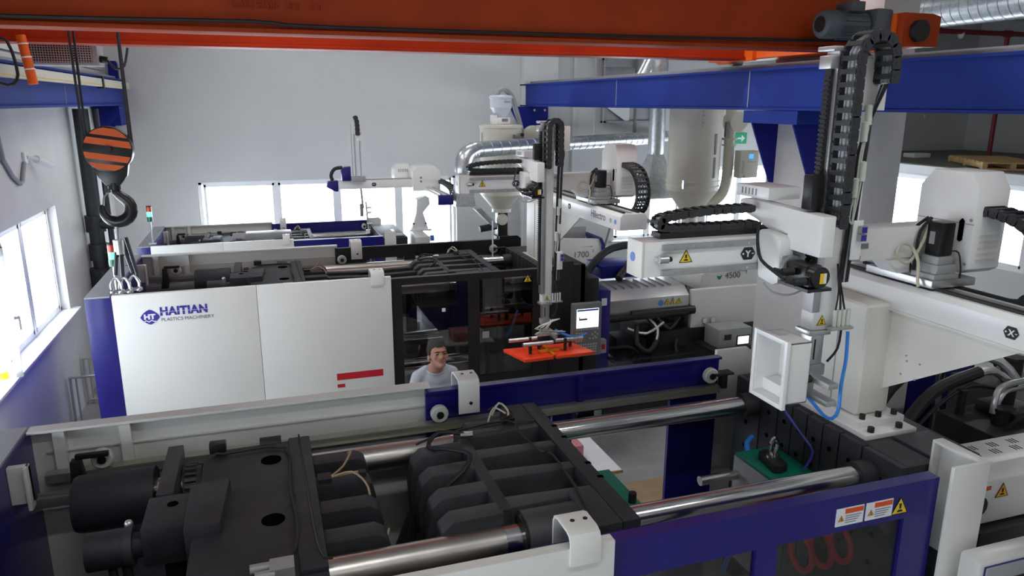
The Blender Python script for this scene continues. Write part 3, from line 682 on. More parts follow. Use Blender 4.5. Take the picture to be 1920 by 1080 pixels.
# nozzle cover with vents
nc = part('nozzle_cover', MB().prism([(2.66,1.72),(2.66,1.98),(2.72,2.05),(2.96,2.05),(2.98,1.72)], 'x', 3.58, 6.2), 'white', M1, .006)
for i in range(14):
    for j in range(2):
        for k in range(3):
            x = 3.72+.16*i+.022*k+(.06 if j else 0); part('vent_slot', MB().prism([(x,2.80+.07*j),(x+.007,2.80+.07*j),(x+.007,2.85+.07*j),(x,2.85+.07*j)], 'z', 2.049, 2.0515), 'hole_shade', nc)
lb = part('safety_label', MB().box(3.62,3.70,2.657,2.66,1.86,1.96), 'label_white', nc)
part('label_band', MB().box(3.625,3.69,2.655,2.657,1.93,1.955), 'label_red', lb)
warn_tri(nc, (3.78,2.657,1.91), (1,0,0), (0,0,1), .09, 'orange_sign')
part('barrel', MB().cyl((3.72,3.52,1.55),(6.2,3.52,1.55),.14,28), 'castgrey', M1)
part('lower_cover', MB().box(3.62,6.2,2.62,2.72,1.60,1.69).box(3.62,6.2,2.64,2.72,1.3,1.55), 'cast_light', M1, .006)
part('injection_base', MB().box(3.9,7.0,2.65,4.40,0,1.15), 'black_paint', M1, .01)
mfd = part('hydraulic_manifold', MB().box(4.35,5.0,3.1,3.62,1.3,1.92).box(4.9,6.0,3.2,4.0,1.3,2.0).box(4.62,4.9,3.25,3.55,1.92,2.0), 'cast', M1, .015)
for (x,y,z,r,h) in ((4.55,3.30,1.92,.05,.10),(4.75,3.42,2.0,.045,.14),(5.05,3.4,2.0,.06,.12),(5.2,3.75,2.0,.07,.16),(4.45,3.52,1.92,.03,.16)):
    part('valve_cartridge', MB().cyl((x,y,z),(x,y,z+h),r,18).cyl((x,y,z+h),(x,y,z+h+.02),r*1.2,6), 'rubber', mfd)
for pts, r, m_ in (([(3.80,3.62,1.98),(4.0,3.7,2.10),(4.25,3.75,2.20),(4.6,3.8,2.24)], .045, 'rubber'), ([(3.84,3.42,1.92),(4.05,3.5,2.03),(4.3,3.56,2.12),(4.7,3.62,2.16)], .042, 'rubber'),
        ([(4.45,3.77,2.23),(4.75,3.78,2.24),(5.0,3.7,2.18),(5.1,3.6,2.02)], .035, 'alu'), ([(4.6,3.6,2.15),(4.85,3.62,2.15),(5.0,3.55,2.02)], .03, 'alu'),
        ([(3.9,3.4,1.9),(4.2,3.48,2.03),(4.55,3.55,2.10),(4.8,3.5,2.06)], .014, 'rubber'), ([(4.5,3.2,1.94),(4.6,3.15,2.06),(4.8,3.15,2.08),(5.2,3.2,2.02)], .018, 'rubber'),
        ([(4.5,3.32,2.0),(4.52,3.33,2.12),(4.6,3.35,2.17),(4.9,3.4,2.16)], .02, 'alu'), ([(4.58,3.36,2.0),(4.6,3.36,2.08),(4.7,3.38,2.12),(5.0,3.42,2.1)], .02, 'alu'),
        ([(4.4,3.1,1.85),(4.6,3.02,1.98),(5.0,3.0,2.02),(5.4,3.05,2.0)], .018, 'rubber'), ([(4.7,3.9,2.0),(4.75,3.9,2.3),(4.9,3.9,2.4),(5.1,3.8,2.1)], .012, 'rubber')):
    part('hydraulic_hose', MB().tube(pts, r, 10), m_, mfd)
for x in (4.35, 4.4): part('hose_fitting', MB().cyl((x+.12,3.768,2.235),(x+.16,3.77,2.24),.052,12), 'brass', mfd)
part('tank_panel', MB().box(4.8,5.1,4.28,4.31,.9,2.0).box(5.14,5.5,4.28,4.31,.9,2.0), 'blue', M1)
part('tank_post', MB().box(5.09,5.15,4.25,4.28,.9,2.0), 'alu', M1)
part('side_shield', MB().box(4.45,4.8,4.28,4.31,.9,2.0), 'white', M1)
part('pump_flange', MB().cyl((5.0,4.1,1.35),(5.0,4.0,1.35),.11,24), 'alu', M1)
# operator panel at the near corner
cp = part('operator_panel', MB().box(3.22,3.95,2.30,2.42,1.0,1.80), 'white', M1, .02)
part('panel_bezel', MB().box(3.25,3.92,2.285,2.30,1.03,1.77), 'endgrey', cp, .006)
part('panel_trim', MB().box(3.245,3.925,2.292,2.298,1.025,1.775), 'blue', cp)
part('display', MB().box(3.33,3.84,2.281,2.285,1.3,1.69), 'black_paint', cp)

# ---------- machine 2 extras
TF[0] = M2T
fpn = [o for o in M2.children if o.name.startswith('front_panel')]
ft = min(fpn, key=lambda o: min(v.co.x for v in o.data.vertices)); fr2 = max(fpn, key=lambda o: max(v.co.x for v in o.data.vertices))
lx, lz = -1.055, 1.965
em = part('brand_emblem', MB().prism([(lx+.085*(abs(math.cos(g))**1.45)*(1 if math.cos(g) > 0 else -1), lz+.075*(abs(math.sin(g))**1.45)*(1 if math.sin(g) > 0 else -1)) for g in [2*math.pi*k/32 for k in range(32)]], 'y', 2.486, 2.489), 'print_blue', ft)
text('emblem_letters', 'HT', (lx-.055, 2.4855, lz-.018), (1,0,0), (0,0,1), .066, 'label_white', em, .0008, .004, 1.15)
part('emblem_wave', MB().tube([(lx-.05+.0125*k, 2.4855, lz-.04+.007*math.sin(k*1.57)) for k in range(9)], .005, 6), 'label_white', em)
text('brand_name', 'HAITIAN', (-.965, 2.4885, 1.975), (1,0,0), (0,0,1), .112, 'print_blue', ft, .0012, .0058, .92, 0, 1.09)
part('brand_cut', MB().box(-.96,-.50,2.4868,2.4873,2.006,2.0095), 'white', ft)
text('brand_line', 'PLASTICS MACHINERY', (-.96, 2.4885, 1.912), (1,0,0), (0,0,1), .050, 'print_grey', ft, .0008, 0, .96)
part('red_stripe', MB().box(.683,1.178,2.4875,2.49,1.10,1.176), 'red', fr2); part('red_stripe', MB().box(.683,.765,2.4875,2.49,1.015,1.055), 'red', fr2)
d2 = [o for o in M2.children if o.name.startswith('front_door')][0]
warn_tri(d2, (2.86,2.5285,2.06), (1,0,0), (0,0,1), .095)
part('small_label', MB().box(2.32,2.40,2.5275,2.53,1.40,1.48), 'endgrey', d2)
part('door_mark', MB().box(1.86,1.90,2.543,2.545,1.75,1.79), 'label_white', d2)
mb2 = part('mould', MB().box(2.66,3.16,3.2,3.85,1.0,1.75), 'black_paint', M2, .01)
part('mould_hoses', MB().tube([(2.7,3.1,1.6),(2.62,2.9,1.5),(2.7,2.8,1.3),(2.85,2.85,1.6)], .015, 8), 'hose_blue', mb2)
part('rear_guard_rod', MB().cyl((3.0,4.35,1.9),(3.0,4.35,2.45),.012,8), 'label_white', M2)
part('front_post', MB().box(3.14,3.56,2.49,2.56,0,2.19).box(3.5,3.56,2.49,3.2,0,2.19), 'black_paint', M2, .004)
part('side_cabinet', MB().box(3.58,3.80,2.62,3.3,0,1.98), 'black_paint', M2, .01)
bb = part('injection_frame', MB().prism([(3.76,.2),(3.98,.2),(3.98,1.80),(3.76,1.84)], 'y', 2.66, 3.9), 'blue', M2, .006)
part('frame_label', MB().box(3.86,3.93,2.655,2.66,1.62,1.71), 'label_white', bb)
bc = part('barrel_cover', MB().prism([(2.74,1.42),(2.74,1.64),(2.86,1.74),(3.30,1.76),(3.36,1.42)], 'x', 3.98, 5.12), 'alu', M2, .004)
for i in range(9): part('cover_seam', MB().box(4.05+.11*i,4.054+.11*i,2.87,3.29,1.742,1.763), 'endgrey', bc)
part('blue_disc', MB().cyl((4.72,2.742,1.56),(4.72,2.738,1.56),.04,20), 'disc_blue', bc)
for k in range(3): warn_tri(bc, (4.81+.085*k,2.737,1.57), (1,0,0), (0,0,1), .08)
part('injection_bed', MB().box(3.9,6.3,2.55,4.1,.55,.62).box(4.6,6.3,2.7,4.0,.62,1.2), 'servo', M2, .006)
part('bed_plinth', MB().box(3.9,6.3,2.6,4.1,0,.55), 'black_paint', M2)
part('guide_tube', MB().cyl((3.9,2.72,1.42),(5.1,2.72,1.42),.045,16).cyl((4.3,2.74,1.44),(5.2,2.74,1.44),.06,16), 'servo', M2)
ic = part('injection_cover', MB().box(5.16,6.16,2.72,2.80,1.16,1.70), 'white', M2, .012)
for x in (5.36,5.48):
    gz = part('pressure_gauge', MB().cyl((x,2.70,1.28),(x,2.72,1.28),.045,24), 'alu', ic); part('gauge_face', MB().cyl((x,2.698,1.28),(x,2.70,1.28),.034,20), 'label_white', gz)
uc = part('upper_cover', MB().prism([(5.40,1.62),(5.43,1.83),(5.50,1.86),(6.4,1.86),(6.4,1.62)], 'y', 2.95, 3.9), 'white', M2, .012)
text('model_number', '4500', (5.78,2.946,1.755), (1,0,0), (0,0,1), .12, 'print_grey', uc, .001)
text('model_generation', '3', (6.10,2.946,1.80), (1,0,0), (0,0,1), .05, 'print_grey', uc, .001)
part('green_leaf', MB().prism([(5.66,1.80),(5.68,1.755),(5.71,1.745),(5.74,1.81),(5.71,1.79)], 'y', 2.945, 2.95), 'green', uc)
for k in range(9): part('model_dot', MB().cyl((5.92+.024*k,2.946,1.842+.006*math.sin(k*.35)),(5.92+.024*k,2.95,1.842),.003+.0007*k,8), 'print_grey', uc)
part('nozzle_block', MB().box(5.0,5.18,2.9,3.6,1.2,1.72), 'black_paint', M2)
mn = part('hydraulic_manifold', MB().box(4.5,5.0,2.85,3.4,.9,1.25).box(4.2,4.45,2.9,3.2,.9,1.1), 'cast', M2, .02)
for pts, r, m_ in (([(4.4,2.75,1.3),(4.35,2.62,1.1),(4.5,2.58,1.0),(4.65,2.66,1.15),(4.6,2.8,1.35)], .03, 'rubber'), ([(4.3,2.8,1.25),(4.5,2.68,1.2),(4.75,2.7,1.32)], .02, 'alu'), ([(4.55,2.8,1.4),(4.65,2.66,1.25),(4.6,2.62,1.05)], .016, 'alu'),
        ([(4.7,2.75,1.35),(4.85,2.7,1.22),(5.0,2.75,1.35)], .022, 'rubber'), ([(4.0,2.8,1.0),(4.25,2.68,1.05),(4.4,2.7,.95)], .025, 'rubber'), ([(5.0,2.75,1.1),(4.9,2.6,.95),(5.2,2.55,.8)], .02, 'rubber')):
    part('hydraulic_hose', MB().tube(pts, r, 8), m_, mn)
# big black feed hoses looping up to the dryer
for pts in ([(3.9,3.3,1.80),(4.15,3.5,1.98),(4.5,3.7,2.10),(5.0,3.8,2.12)], [(4.35,3.2,1.80),(4.6,3.4,1.95),(4.9,3.6,2.02),(5.3,3.7,2.05)]):
    part('feed_hose', MB().tube(pts, .05, 12), 'rubber', M2)
part('hopper_base', MB().box(4.15,4.7,3.3,3.8,1.78,1.95), 'corbel_blue', M2, .02)
TF[0] = ident
# operator panel on a swivel arm
c2 = part('operator_panel', MB().box(3.15,3.50,7.26,7.34,1.21,1.83), 'panel_grey', M2, .012)
part('display', MB().box(3.19,3.46,7.256,7.26,1.55,1.77), 'screen', c2)
part('screen_bar', MB().box(3.195,3.455,7.254,7.256,1.745,1.765), 'disc_blue', c2)
part('screen_picture', MB().box(3.22,3.32,7.254,7.256,1.64,1.66).box(3.22,3.23,7.254,7.256,1.66,1.68), 'print_grey', c2)
for k in range(4): part('screen_line', MB().box(3.20,3.45,7.2545,7.256,1.585+.012*k,1.587+.012*k), 'endgrey', c2)
km = MB().box(-.009,.009,-.004,0,-.009,.009).mesh('key', 'key')
def key(x, z):
    o = bpy.data.objects.new('key', km); COL.objects.link(o); o.parent = c2; o.location = Vector((x,7.26,z))-Vector(M2.location)
for k in range(10): key(3.195+.029*k, 1.53)
for r_ in range(4):
    for k in range(3): key(3.195+.03*k, 1.49-.03*r_)
for r_ in range(4):
    for k in range(9): key(3.195+.03*k, 1.35-.03*r_)
for x, z in ((3.42,1.49),(3.39,1.465),(3.45,1.465),(3.42,1.44),(3.36,1.42),(3.40,1.415),(3.44,1.42)): key(x, z)
part('key_switch', MB().cyl((3.33,7.25,1.235),(3.33,7.26,1.235),.012,12), 'disc_blue', c2)
part('emergency_box', MB().box(3.52,3.60,7.32,7.40,1.20,1.36), 'castgrey', M2, .006)
part('emergency_switch', MB().box(3.54,3.58,7.315,7.32,1.25,1.31), 'red', M2)
part('panel_arm', MB().box(3.3,3.36,7.34,7.64,1.4,1.5), 'black_paint', M2)
# ---------- machine 3 extras
TF[0] = ident
h17 = part('injection_cover', MB().prism([(4.9,1.0),(5.55,.95),(5.86,1.28),(5.86,1.46),(5.80,1.56),(4.9,1.62)], 'y', 12.25, 12.32), 'white', M3, .006)
part('cover_trim', MB().prism(strip_prof([(5.56,.95),(5.87,1.27),(5.87,1.46),(5.81,1.58)], .05), 'y', 12.2, 12.9), 'blue', h17)
part('cover_back', MB().box(4.9,5.8,12.86,12.92,1.0,1.70), 'castgrey', h17)
text('model_number', '1700', (5.28,12.246,1.235), (1,0,0), (0,0,1), .16, 'print_grey', h17, .001)
text('model_generation', '3', (5.66,12.246,1.32), (1,0,0), (0,0,1), .07, 'print_grey', h17, .001)
for k in range(8): part('model_dot', MB().cyl((5.45+.03*k,12.246,1.43+.006*math.sin(k*.4)),(5.45+.03*k,12.25,1.43),.003+.001*k,8), 'print_grey', h17)
part('injection_bed', MB().box(2.6,6.2,11.6,13.1,0,.85), 'castgrey', M3, .01)
part('barrel', MB().cyl((2.6,12.35,1.3),(5.0,12.35,1.3),.16,20), 'alu', M3)
part('end_cover', MB().box(2.22,2.45,11.45,12.1,.8,1.92), 'white', M3, .01)
part('blue_fitting', MB().cyl((2.50,11.7,1.85),(2.56,11.7,1.85),.05,14), 'disc_blue', M3)
# ---------- signal towers
def tower(parent, x, y, z0, z1):
    st = part('signal_tower', MB().cyl((x,y,z0),(x,y,z1),.012,10).box(x-.05,x+.05,y-.03,y+.03,z0,z0+.02), 'zinc', parent)
    part('green_lens', MB().cyl((x,y,z1),(x,y,z1+.07),.036,18), 'lamp_green', st)
    part('lit_green_lens', MB().cyl((x,y,z1+.07),(x,y,z1+.14),.036,18), 'lamp_green_on', st)
    part('red_lens', MB().cyl((x,y,z1+.14),(x,y,z1+.21),.036,18), 'lamp_red', st)
    part('cap', MB().cyl((x,y,z1+.21),(x,y,z1+.225),.034,18), 'rubber', st)
tower(M2, -1.43, 7.75, 2.2, 2.47); tower(M3, -1.60, 11.6, 2.0, 2.33)
# lighter motor assembly on machine 3
part('blue_servo', MB().cyl((-.55,12.35,1.88),(-.1,12.35,1.88),.10,20).box(-.35,.35,12.2,12.5,1.84,1.98), 'endgrey', M3, .02)
# ================================================================== robots
def axis_badge(parent, letter, o, u, v, s):
    u, v = Vector(u), Vector(v); n = u.cross(v)
    hx = part('axis_badge', MB().quadp(o, u, v, n, [(-s,0),(-s*.55,s*.72),(s*.55,s*.72),(s,0),(s*.55,-s*.72),(-s*.55,-s*.72)], .002), 'print_black', parent)
    text('badge_letter', letter, Vector(o)+n*.003-u*s*.33-v*s*.36, u, v, s*1.05, 'label_white', hx, .0008, s*.03)
    part('badge_dash', MB().quadp(Vector(o)+n*.002, u, v, n, [(s*.52,-s*.05),(s*.78,-s*.05),(s*.78,s*.05),(s*.52,s*.05)], .001), 'label_white', hx)
    part('badge_plus', MB().quadp(Vector(o)+n*.002, u, v, n, [(-s*.78,-s*.05),(-s*.52,-s*.05),(-s*.52,s*.05),(-s*.78,s*.05)], .001).quadp(Vector(o)+n*.0022, u, v, n, [(-s*.7,-s*.13),(-s*.6,-s*.13),(-s*.6,s*.13),(-s*.7,s*.13)], .001), 'label_white', hx)
def robot(label, loc, off, yb, x0, ax, zt, zb, near):
    """off = shift of the whole robot; yb = carriage position; x0 = free end of the Y beam; ax = left edge of the arm; zt/zb = arm top / bottom"""
    TF[0] = shift(*off)
    t = thing('take_out_robot', label, 'robot', loc)
    W = 'robot_white'
    # column on the fixed platen
    bs = part('base_plate', MB().box(3.25,3.60,3.20,3.86,2.12,2.16), W, t, .004)
    part('foot_plate', MB().box(3.22,3.60,3.10,3.86,2.09,2.12), W, bs, .004)
    for x, y in ((3.29,3.14),(3.50,3.14)): part('foot_bolt', MB().cyl((x,y,2.12),(x,y,2.15),.02,10), 'rubber', bs)
    for x in (3.34,3.46,3.58): part('foot_bolt', MB().cyl((x-.03,3.235,2.16),(x-.03,3.235,2.19),.018,10), 'rubber', bs)
    col = part('column', MB().box(3.29,3.54,3.27,3.80,2.16,2.86), 'robot_beige', t, .035, seg=3)
    part('column_groove', MB().box(3.286,3.291,3.48,3.486,2.16,2.85), 'endgrey', col)
    if not near: part('column_slot', MB().box(3.284,3.291,3.21,3.24,2.2,2.84), 'endgrey', col); part('column_slot', MB().box(3.284,3.291,3.31,3.34,2.2,2.84), 'endgrey', col)
    # gusset
    gu = part('gusset', MB().prism([(3.40,2.28),(3.40,2.84),(2.46,2.84),(2.48,2.81),(3.36,2.27)], 'x', 3.47, 3.485), 'robot_beige', t)
    for y, z in ((3.13,2.58),(3.12,2.55),(3.15,2.46),(3.05,2.46),(3.03,2.56)): part('gusset_rivet', MB().cyl((3.466,y,z),(3.47,y,z),.006,8), 'endgrey', gu)
    # X beam (runs across the machine)
    xb = part('traverse_beam', MB().prism([(3.45,2.83),(3.45,2.96),(3.48,2.99),(3.72,2.99),(3.75,2.96),(3.75,2.83)], 'y', 1.44, 3.78), W, t, .004)
    part('beam_lip', MB().box(3.44,3.76,1.46,3.76,2.822,2.832), 'robot_beige', xb)
    for x in (3.52,3.68): part('linear_rail', MB().box(x-.014,x+.014,1.5,3.74,2.99,3.005), 'rubber', xb)
    part('belt_strip', MB().box(3.56,3.62,1.5,3.74,2.99,2.995), 'alu', xb)
    axis_badge(xb, 'X', (3.448,2.52 if near else 2.75,2.905), (0,-1,0), (0,0,1), .042)
    text('maker_name', 'Hilectro', (3.4485,2.15,2.875), (0,-1,0), (0,0,1), .11, 'print_grey', xb, .0008, .001)
    part('round_label', MB().cyl((3.448,1.66,2.90),(3.45,1.66,2.90),.025,18), 'endgrey', xb)
    part('round_label', MB().cyl((3.448,1.55,2.90),(3.45,1.55,2.90),.025,18), 'disc_blue', xb)
    # X carriage, gearbox, motor, hood
    ca = part('carriage', MB().box(3.46,3.78,yb-.18,yb+.30,3.006,3.05), 'alu', t, .004)
    gb = part('gearbox', MB().box(3.48,3.66,yb-.17,yb-.01,3.05,3.08).prism([(3.50,3.08),(3.65,3.08),(3.64,3.13),(3.51,3.13)], 'y', yb-.16, yb-.02).box(3.52,3.63,yb-.145,yb-.03,3.13,3.175), 'castgrey', ca, .006)
    mo = part('servo_motor', MB().box(3.53,3.63,yb-.135,yb-.035,3.175,3.365), 'servo', ca, .012)
    part('motor_label', MB().box(3.528,3.53,yb-.095,yb-.06,3.24,3.31), 'endgrey', mo)
    for dy in (.0,.05): part('motor_cable', MB().tube([(3.56,yb-.03+dy*.4,3.38),(3.50,yb-.02+dy,3.30),(3.49,yb-.02+dy,3.16),(3.5,yb,3.06)], .010, 6), 'rubber', mo)
    part('air_tube', MB().tube([(3.57,yb-.02,3.37),(3.52,yb-.03,3.25),(3.46,yb-.03,3.15),(3.40,yb-.03,3.13),(3.34,yb-.03,3.18),(3.37,yb-.03,3.24),(3.44,yb-.03,3.22),(3.47,yb-.06,3.14),(3.44,yb-.10,3.05),(3.43,yb-.12,3.01)], .009, 6), 'hose_clear', ca)
    part('feedback_cable', MB().tube([(3.63,yb-.12,3.20),(3.68,yb-.13,3.19),(3.69,yb-.15,3.10),(3.67,yb-.17,3.03)], .005, 6), 'rubber', ca)
    hd = part('hood', MB().prism([(yb-.15,3.09),(yb-.10,3.06),(yb+.22,3.06),(yb+.24,3.10),(yb+.24,3.54),(yb+.16,3.635),(yb-.09,3.635),(yb-.15,3.54)], 'x', 3.74, 3.98), W, t, .012)
    part('hood_seam', MB().box(3.736,3.741,yb-.15,yb+.24,3.345,3.349), 'endgrey', hd)
    part('hood_slot', MB().prism([(yb-.09,3.25),(yb-.075,3.24),(yb-.06,3.25),(yb-.06,3.36),(yb-.075,3.375),(yb-.09,3.36)], 'x', 3.734, 3.741), 'hole_shade', hd)
    for y, z in ((yb-.13,3.12),(yb-.13,3.37)): part('hood_screw', MB().cyl((3.734,y,z),(3.74,y,z),.009,8), 'endgrey', hd)
    for k in range(5): part('hood_louvre', MB().box(3.79,3.94,yb-.153,yb-.15,3.13+.035*k,3.145+.035*k), 'robot_beige', hd)
    cable_chain(t, [(3.87,yb-.12,3.42),(3.87,yb-.25,3.41),(3.87,yb-.40,3.36),(3.87,yb-.50,3.24),(3.87,yb-.52,3.10),(3.87,yb-.46,2.98),(3.87,yb-.34,2.92),(3.87,yb-.15,2.905),(3.87,yb+.2,2.905)], ((1,0,0),.14), .05, .058)
    part('chain_tray', MB().box(3.78,3.97,1.6,3.7,2.862,2.87).box(3.75,3.79,1.6,3.7,2.85,2.875), 'galv', xb)
    # Y beam (runs along the machine)
    ybm = part('kick_beam', MB().box(x0,3.74,yb,yb+.15,3.15,3.33), W, t, .006)
    part('beam_end_cap', MB().box(x0-.012,x0,yb-.004,yb+.154,3.146,3.334), 'robot_beige', ybm, .004)
    part('round_label', MB().cyl((x0-.015,yb+.09,3.245),(x0-.012,yb+.09,3.245),.024,18), 'disc_blue', ybm)
    for z in (3.30,3.17):
        lr = part('linear_rail', MB().box(x0+.10,3.10,yb-.018,yb,z-.015,z+.015), 'castgrey', ybm, .002)
        for k in range(11): part('rail_screw', MB().cyl((x0+.16+.11*k,yb-.0195,z),(x0+.16+.11*k,yb-.018,z),.006,8), 'alu', lr)
    part('stopper', MB().cyl((x0+.07,yb-.03,3.245),(x0+.12,yb-.03,3.245),.02,12).box(x0+.06,x0+.12,yb-.025,yb,3.235,3.255), 'alu', ybm)
    part('stopper_tip', MB().cyl((x0+.12,yb-.03,3.245),(x0+.14,yb-.03,3.245),.013,10), 'rubber', ybm)
    warn_tri(ybm, (x0+.24,yb-.001,3.245), (1,0,0), (0,0,1), .07)
    axis_badge(ybm, 'Y', (x0+.61,yb-.002,3.24), (1,0,0), (0,0,1), .045)
    part('type_plate', MB().box(3.10,3.16,yb-.003,yb,3.22,3.25), 'panel_grey', ybm)
    part('beam_gusset', MB().prism([(3.30,3.15),(3.74,3.15),(3.74,3.10),(3.46,3.06),(3.40,3.06)], 'y', yb+.01, yb+.14), W, ybm)
    part('chain_guide', MB().box(x0+.12,3.05,yb+.06,yb+.15,3.335,3.36), 'black_paint', ybm)
    xe = ax-.1
    cable_chain(t, [(xe,yb+.105,3.375),(x0+.30,yb+.105,3.375),(x0+.16,yb+.105,3.382),(x0+.115,yb+.105,3.405),(x0+.15,yb+.105,3.432),(x0+.30,yb+.105,3.452),(x0+.48,yb+.105,3.462),(xe,yb+.105,3.465)], ((0,1,0),.075), .036, .05)
    # kick carriage, its cover, arm servo
    part('arm_carriage', MB().box(ax-.16,ax+.14,yb-.10,yb-.02,3.13,3.35), 'alu', t, .004)
    sh = part('carriage_housing', MB().prism([(yb-.03,3.12),(yb+.0,3.35),(yb-.02,3.37),(yb-.16,3.36),(yb-.19,3.33),(yb-.19,3.12),(yb-.15,3.10)], 'x', ax-.165, ax-.08), W, t, .012)
    cv = part('carriage_cover', MB().prism([(yb-.40,3.285),(yb-.40,3.485),(yb+.20,3.505),(yb+.25,3.495),(yb+.26,3.47),(yb+.24,3.43),(yb+.10,3.40),(yb-.02,3.36),(yb-.06,3.33),(yb-.10,3.29)], 'x', ax-.105, ax-.025), W, t, .01)
    part('cover_opening', MB().box(ax-.1065,ax-.1045,yb-.16,yb-.07,3.335,3.365), 'castgrey', cv)
    vb = part('electrics_box', MB().box(ax-.10,ax+.10,yb+.02,yb+.30,3.51,3.575), W, t, .006)
    for k in range(5): part('vent_slot', MB().box(ax-.1015,ax-.0995,yb+.12+.03*k,yb+.13+.03*k,3.525,3.56), 'panel_grey', vb)
    gbx = part('gearbox', MB().box(ax-.15,ax-.045,yb-.20,yb-.10,3.13,3.26), 'castgrey', t, .012)
    part('gear_flange', MB().cyl((ax-.10,yb-.20,3.195),(ax-.10,yb-.225,3.195),.068,24), 'castgrey', gbx)
    sm = part('arm_servo', MB().box(ax-.15,ax-.05,yb-.37,yb-.225,3.145,3.245), 'servo', t, .014)
    part('servo_end', MB().cyl((ax-.10,yb-.37,3.195),(ax-.10,yb-.42,3.195),.052,24).box(ax-.16,ax-.09,yb-.41,yb-.375,3.15,3.20), 'servo', sm)
    part('servo_tray', MB().box(ax-.17,ax-.03,yb-.42,yb-.2,3.125,3.14), 'servo', sm)
    part('servo_label', MB().box(ax-.105,ax-.085,yb-.424,yb-.42,3.165,3.215), 'yellow', sm)
    part('servo_label', MB().box(ax-.085,ax-.07,yb-.424,yb-.42,3.165,3.215), 'label_white', sm)
    for dz, dy in ((.02,0),(-.01,-.09)):
        pg = part('cable_plug', MB().cyl((ax-.16,yb-.30+dy,3.185+dz),(ax-.215,yb-.28+dy,3.18+dz),.020,12).cyl((ax-.215,yb-.28+dy,3.18+dz),(ax-.25,yb-.26+dy,3.19+dz),.014,10), 'rubber', sm)
        part('plug_cable', MB().tube([(ax-.25,yb-.26+dy,3.19+dz),(ax-.28,yb-.2,3.25),(ax-.25,yb-.12,3.33),(ax-.2,yb-.05,3.4)], .008, 6), 'rubber', pg)
    part('loop_cable', MB().tube([(ax-.22,yb-.15,3.12),(ax-.2,yb-.2,3.08),(ax-.14,yb-.25,3.07),(ax-.08,yb-.28,3.10)], .005, 6), 'endgrey', sm)
    part('upper_servo', MB().box(ax-.10,ax-.03,yb-.30,yb-.23,3.50,3.67), 'servo', t, .01)
    # vertical arm
    aw = .16 if near else .13; ya = yb-.26
    arm = part('vertical_arm', MB().box(ax+.02,ax+aw,ya,ya+.09,zb+.25,zt), W, t, .006)
    part('arm_profile', MB().box(ax,ax+.045,ya-.012,ya+.07,zb+.35,zt), 'alu', arm, .003)
    rk = part('rack', MB().box(ax-.018,ax,ya+.01,ya+.05,zb+.45,zt-.08), 'rubber', arm)
    nt_ = int((zt-zb-.55)/.022)
    part('rack_teeth', MB(), 'rubber', rk) if nt_ < 1 else part('rack_teeth', (lambda m_: [m_.box(ax-.026,ax-.018,ya+.01,ya+.05,zb+.46+.022*k,zb+.471+.022*k) for k in range(nt_)] and m_)(MB()), 'rubber', rk, kind='stuff')
    part('arm_cap', MB().box(ax-.04,ax+.09,ya-.02,ya+.09,zt,zt+.022).box(ax-.05,ax+.0,ya-.02,ya+.06,zt-.08,zt-.02), 'alu', arm, .004)
    xm_ = ax+.03; xr_ = ax+ (.23 if near else .16); zc_ = zt - .03; yc_ = ya-.075
    rad = (xr_-xm_)/2; pts = [(xm_,yc_,3.42)] + [(xm_,yc_,3.42+(zc_-3.42)*k/4) for k in range(1,5)]
    pts += [((xm_+xr_)/2-rad*math.cos(a_),yc_,zc_+rad*math.sin(a_)) for a_ in (.6,1.2,1.57,1.95,2.5)] + [(xr_,yc_,zc_),(xr_,yc_,zc_-(.12 if near else .45))]
    cable_chain(t, pts, ((0,1,0),.10), .05, .058)
    bp = part('chain_bracket', MB().box(ax+.10,ax+.30,ya-.016,ya-.006,zt-.27,zt-.03), W, arm, .003)
    for k in range(3): part('bracket_screw', MB().cyl((ax+.125,ya-.022,zt-.09-.05*k),(ax+.125,ya-.016,zt-.09-.05*k),.009,10), 'alu', bp)
    for k in range(5):
        part('signal_cable', MB().tube([(xr_-.03+.012*k,yc_+.02*(k-2),zt-.15),(ax+.20+.01*k,yc_+.03+.01*k,zt-.30),(ax+.17+.012*k,ya-.02,zt-.45),(ax+.16+.012*k,ya-.015,(zt+zb)/2+.1),(ax+.15+.012*k,ya-.012,zb+.5)], .0075, 6), ('rubber','rubber','endgrey','rubber','chain')[k], arm)
    for x, z in ((ax+.155,zb+.98),(ax+.19,zb+1.06),(ax+.175,zb+1.25),(ax+.19,zb+1.33)):
        vf = part('vacuum_filter', MB().lathe([(.008,-.05),(.018,-.045),(.018,.045),(.008,.05)], (x,ya-.035,z), 'z', 14), 'nylon', arm)
        part('air_tube', MB().tube([(x,ya-.035,z-.05),(x-.005,ya-.03,z-.15),(ax+.17,ya-.03,zb+.8)], .005, 6), 'nylon', vf)
    vs_ = part('vacuum_switch_plate', MB().box(ax+.17,ax+.23,ya-.045,ya-.035,zb+.62,zb+.82), W, arm, .003)
    for z in (.775,.735): 
        vsw = part('vacuum_switch', MB().box(ax+.195,ax+.235,ya-.07,ya-.045,zb+z-.018,zb+z+.018), 'castgrey', vs_); part('switch_display', MB().box(ax+.20,ax+.23,ya-.072,ya-.07,zb+z-.014,zb+z+.014), 'print_blue', vsw)
    # lower end of the arm
    warn_tri(arm, (ax+.075,ya-.001,zb+.30), (1,0,0), (0,0,1), .055)
    wp = part('port_plate', MB().box(ax+.10,ax+.24,ya-.05,ya-.01,zb+.255,zb+.27), 'alu', t, .002)
    for k in range(4): part('air_fitting', MB().cyl((ax+.13+.028*k,ya-.03,zb+.27),(ax+.13+.028*k,ya-.03,zb+.36),.010,8), 'nylon', wp)
    for k in range(3): part('air_tube', MB().tube([(ax+.13+.028*k,ya-.03,zb+.36),(ax+.135+.01*k,ya-.03,zb+.46),(ax+.12,ya-.02,zb+.6)], .005, 6), 'rubber', wp)
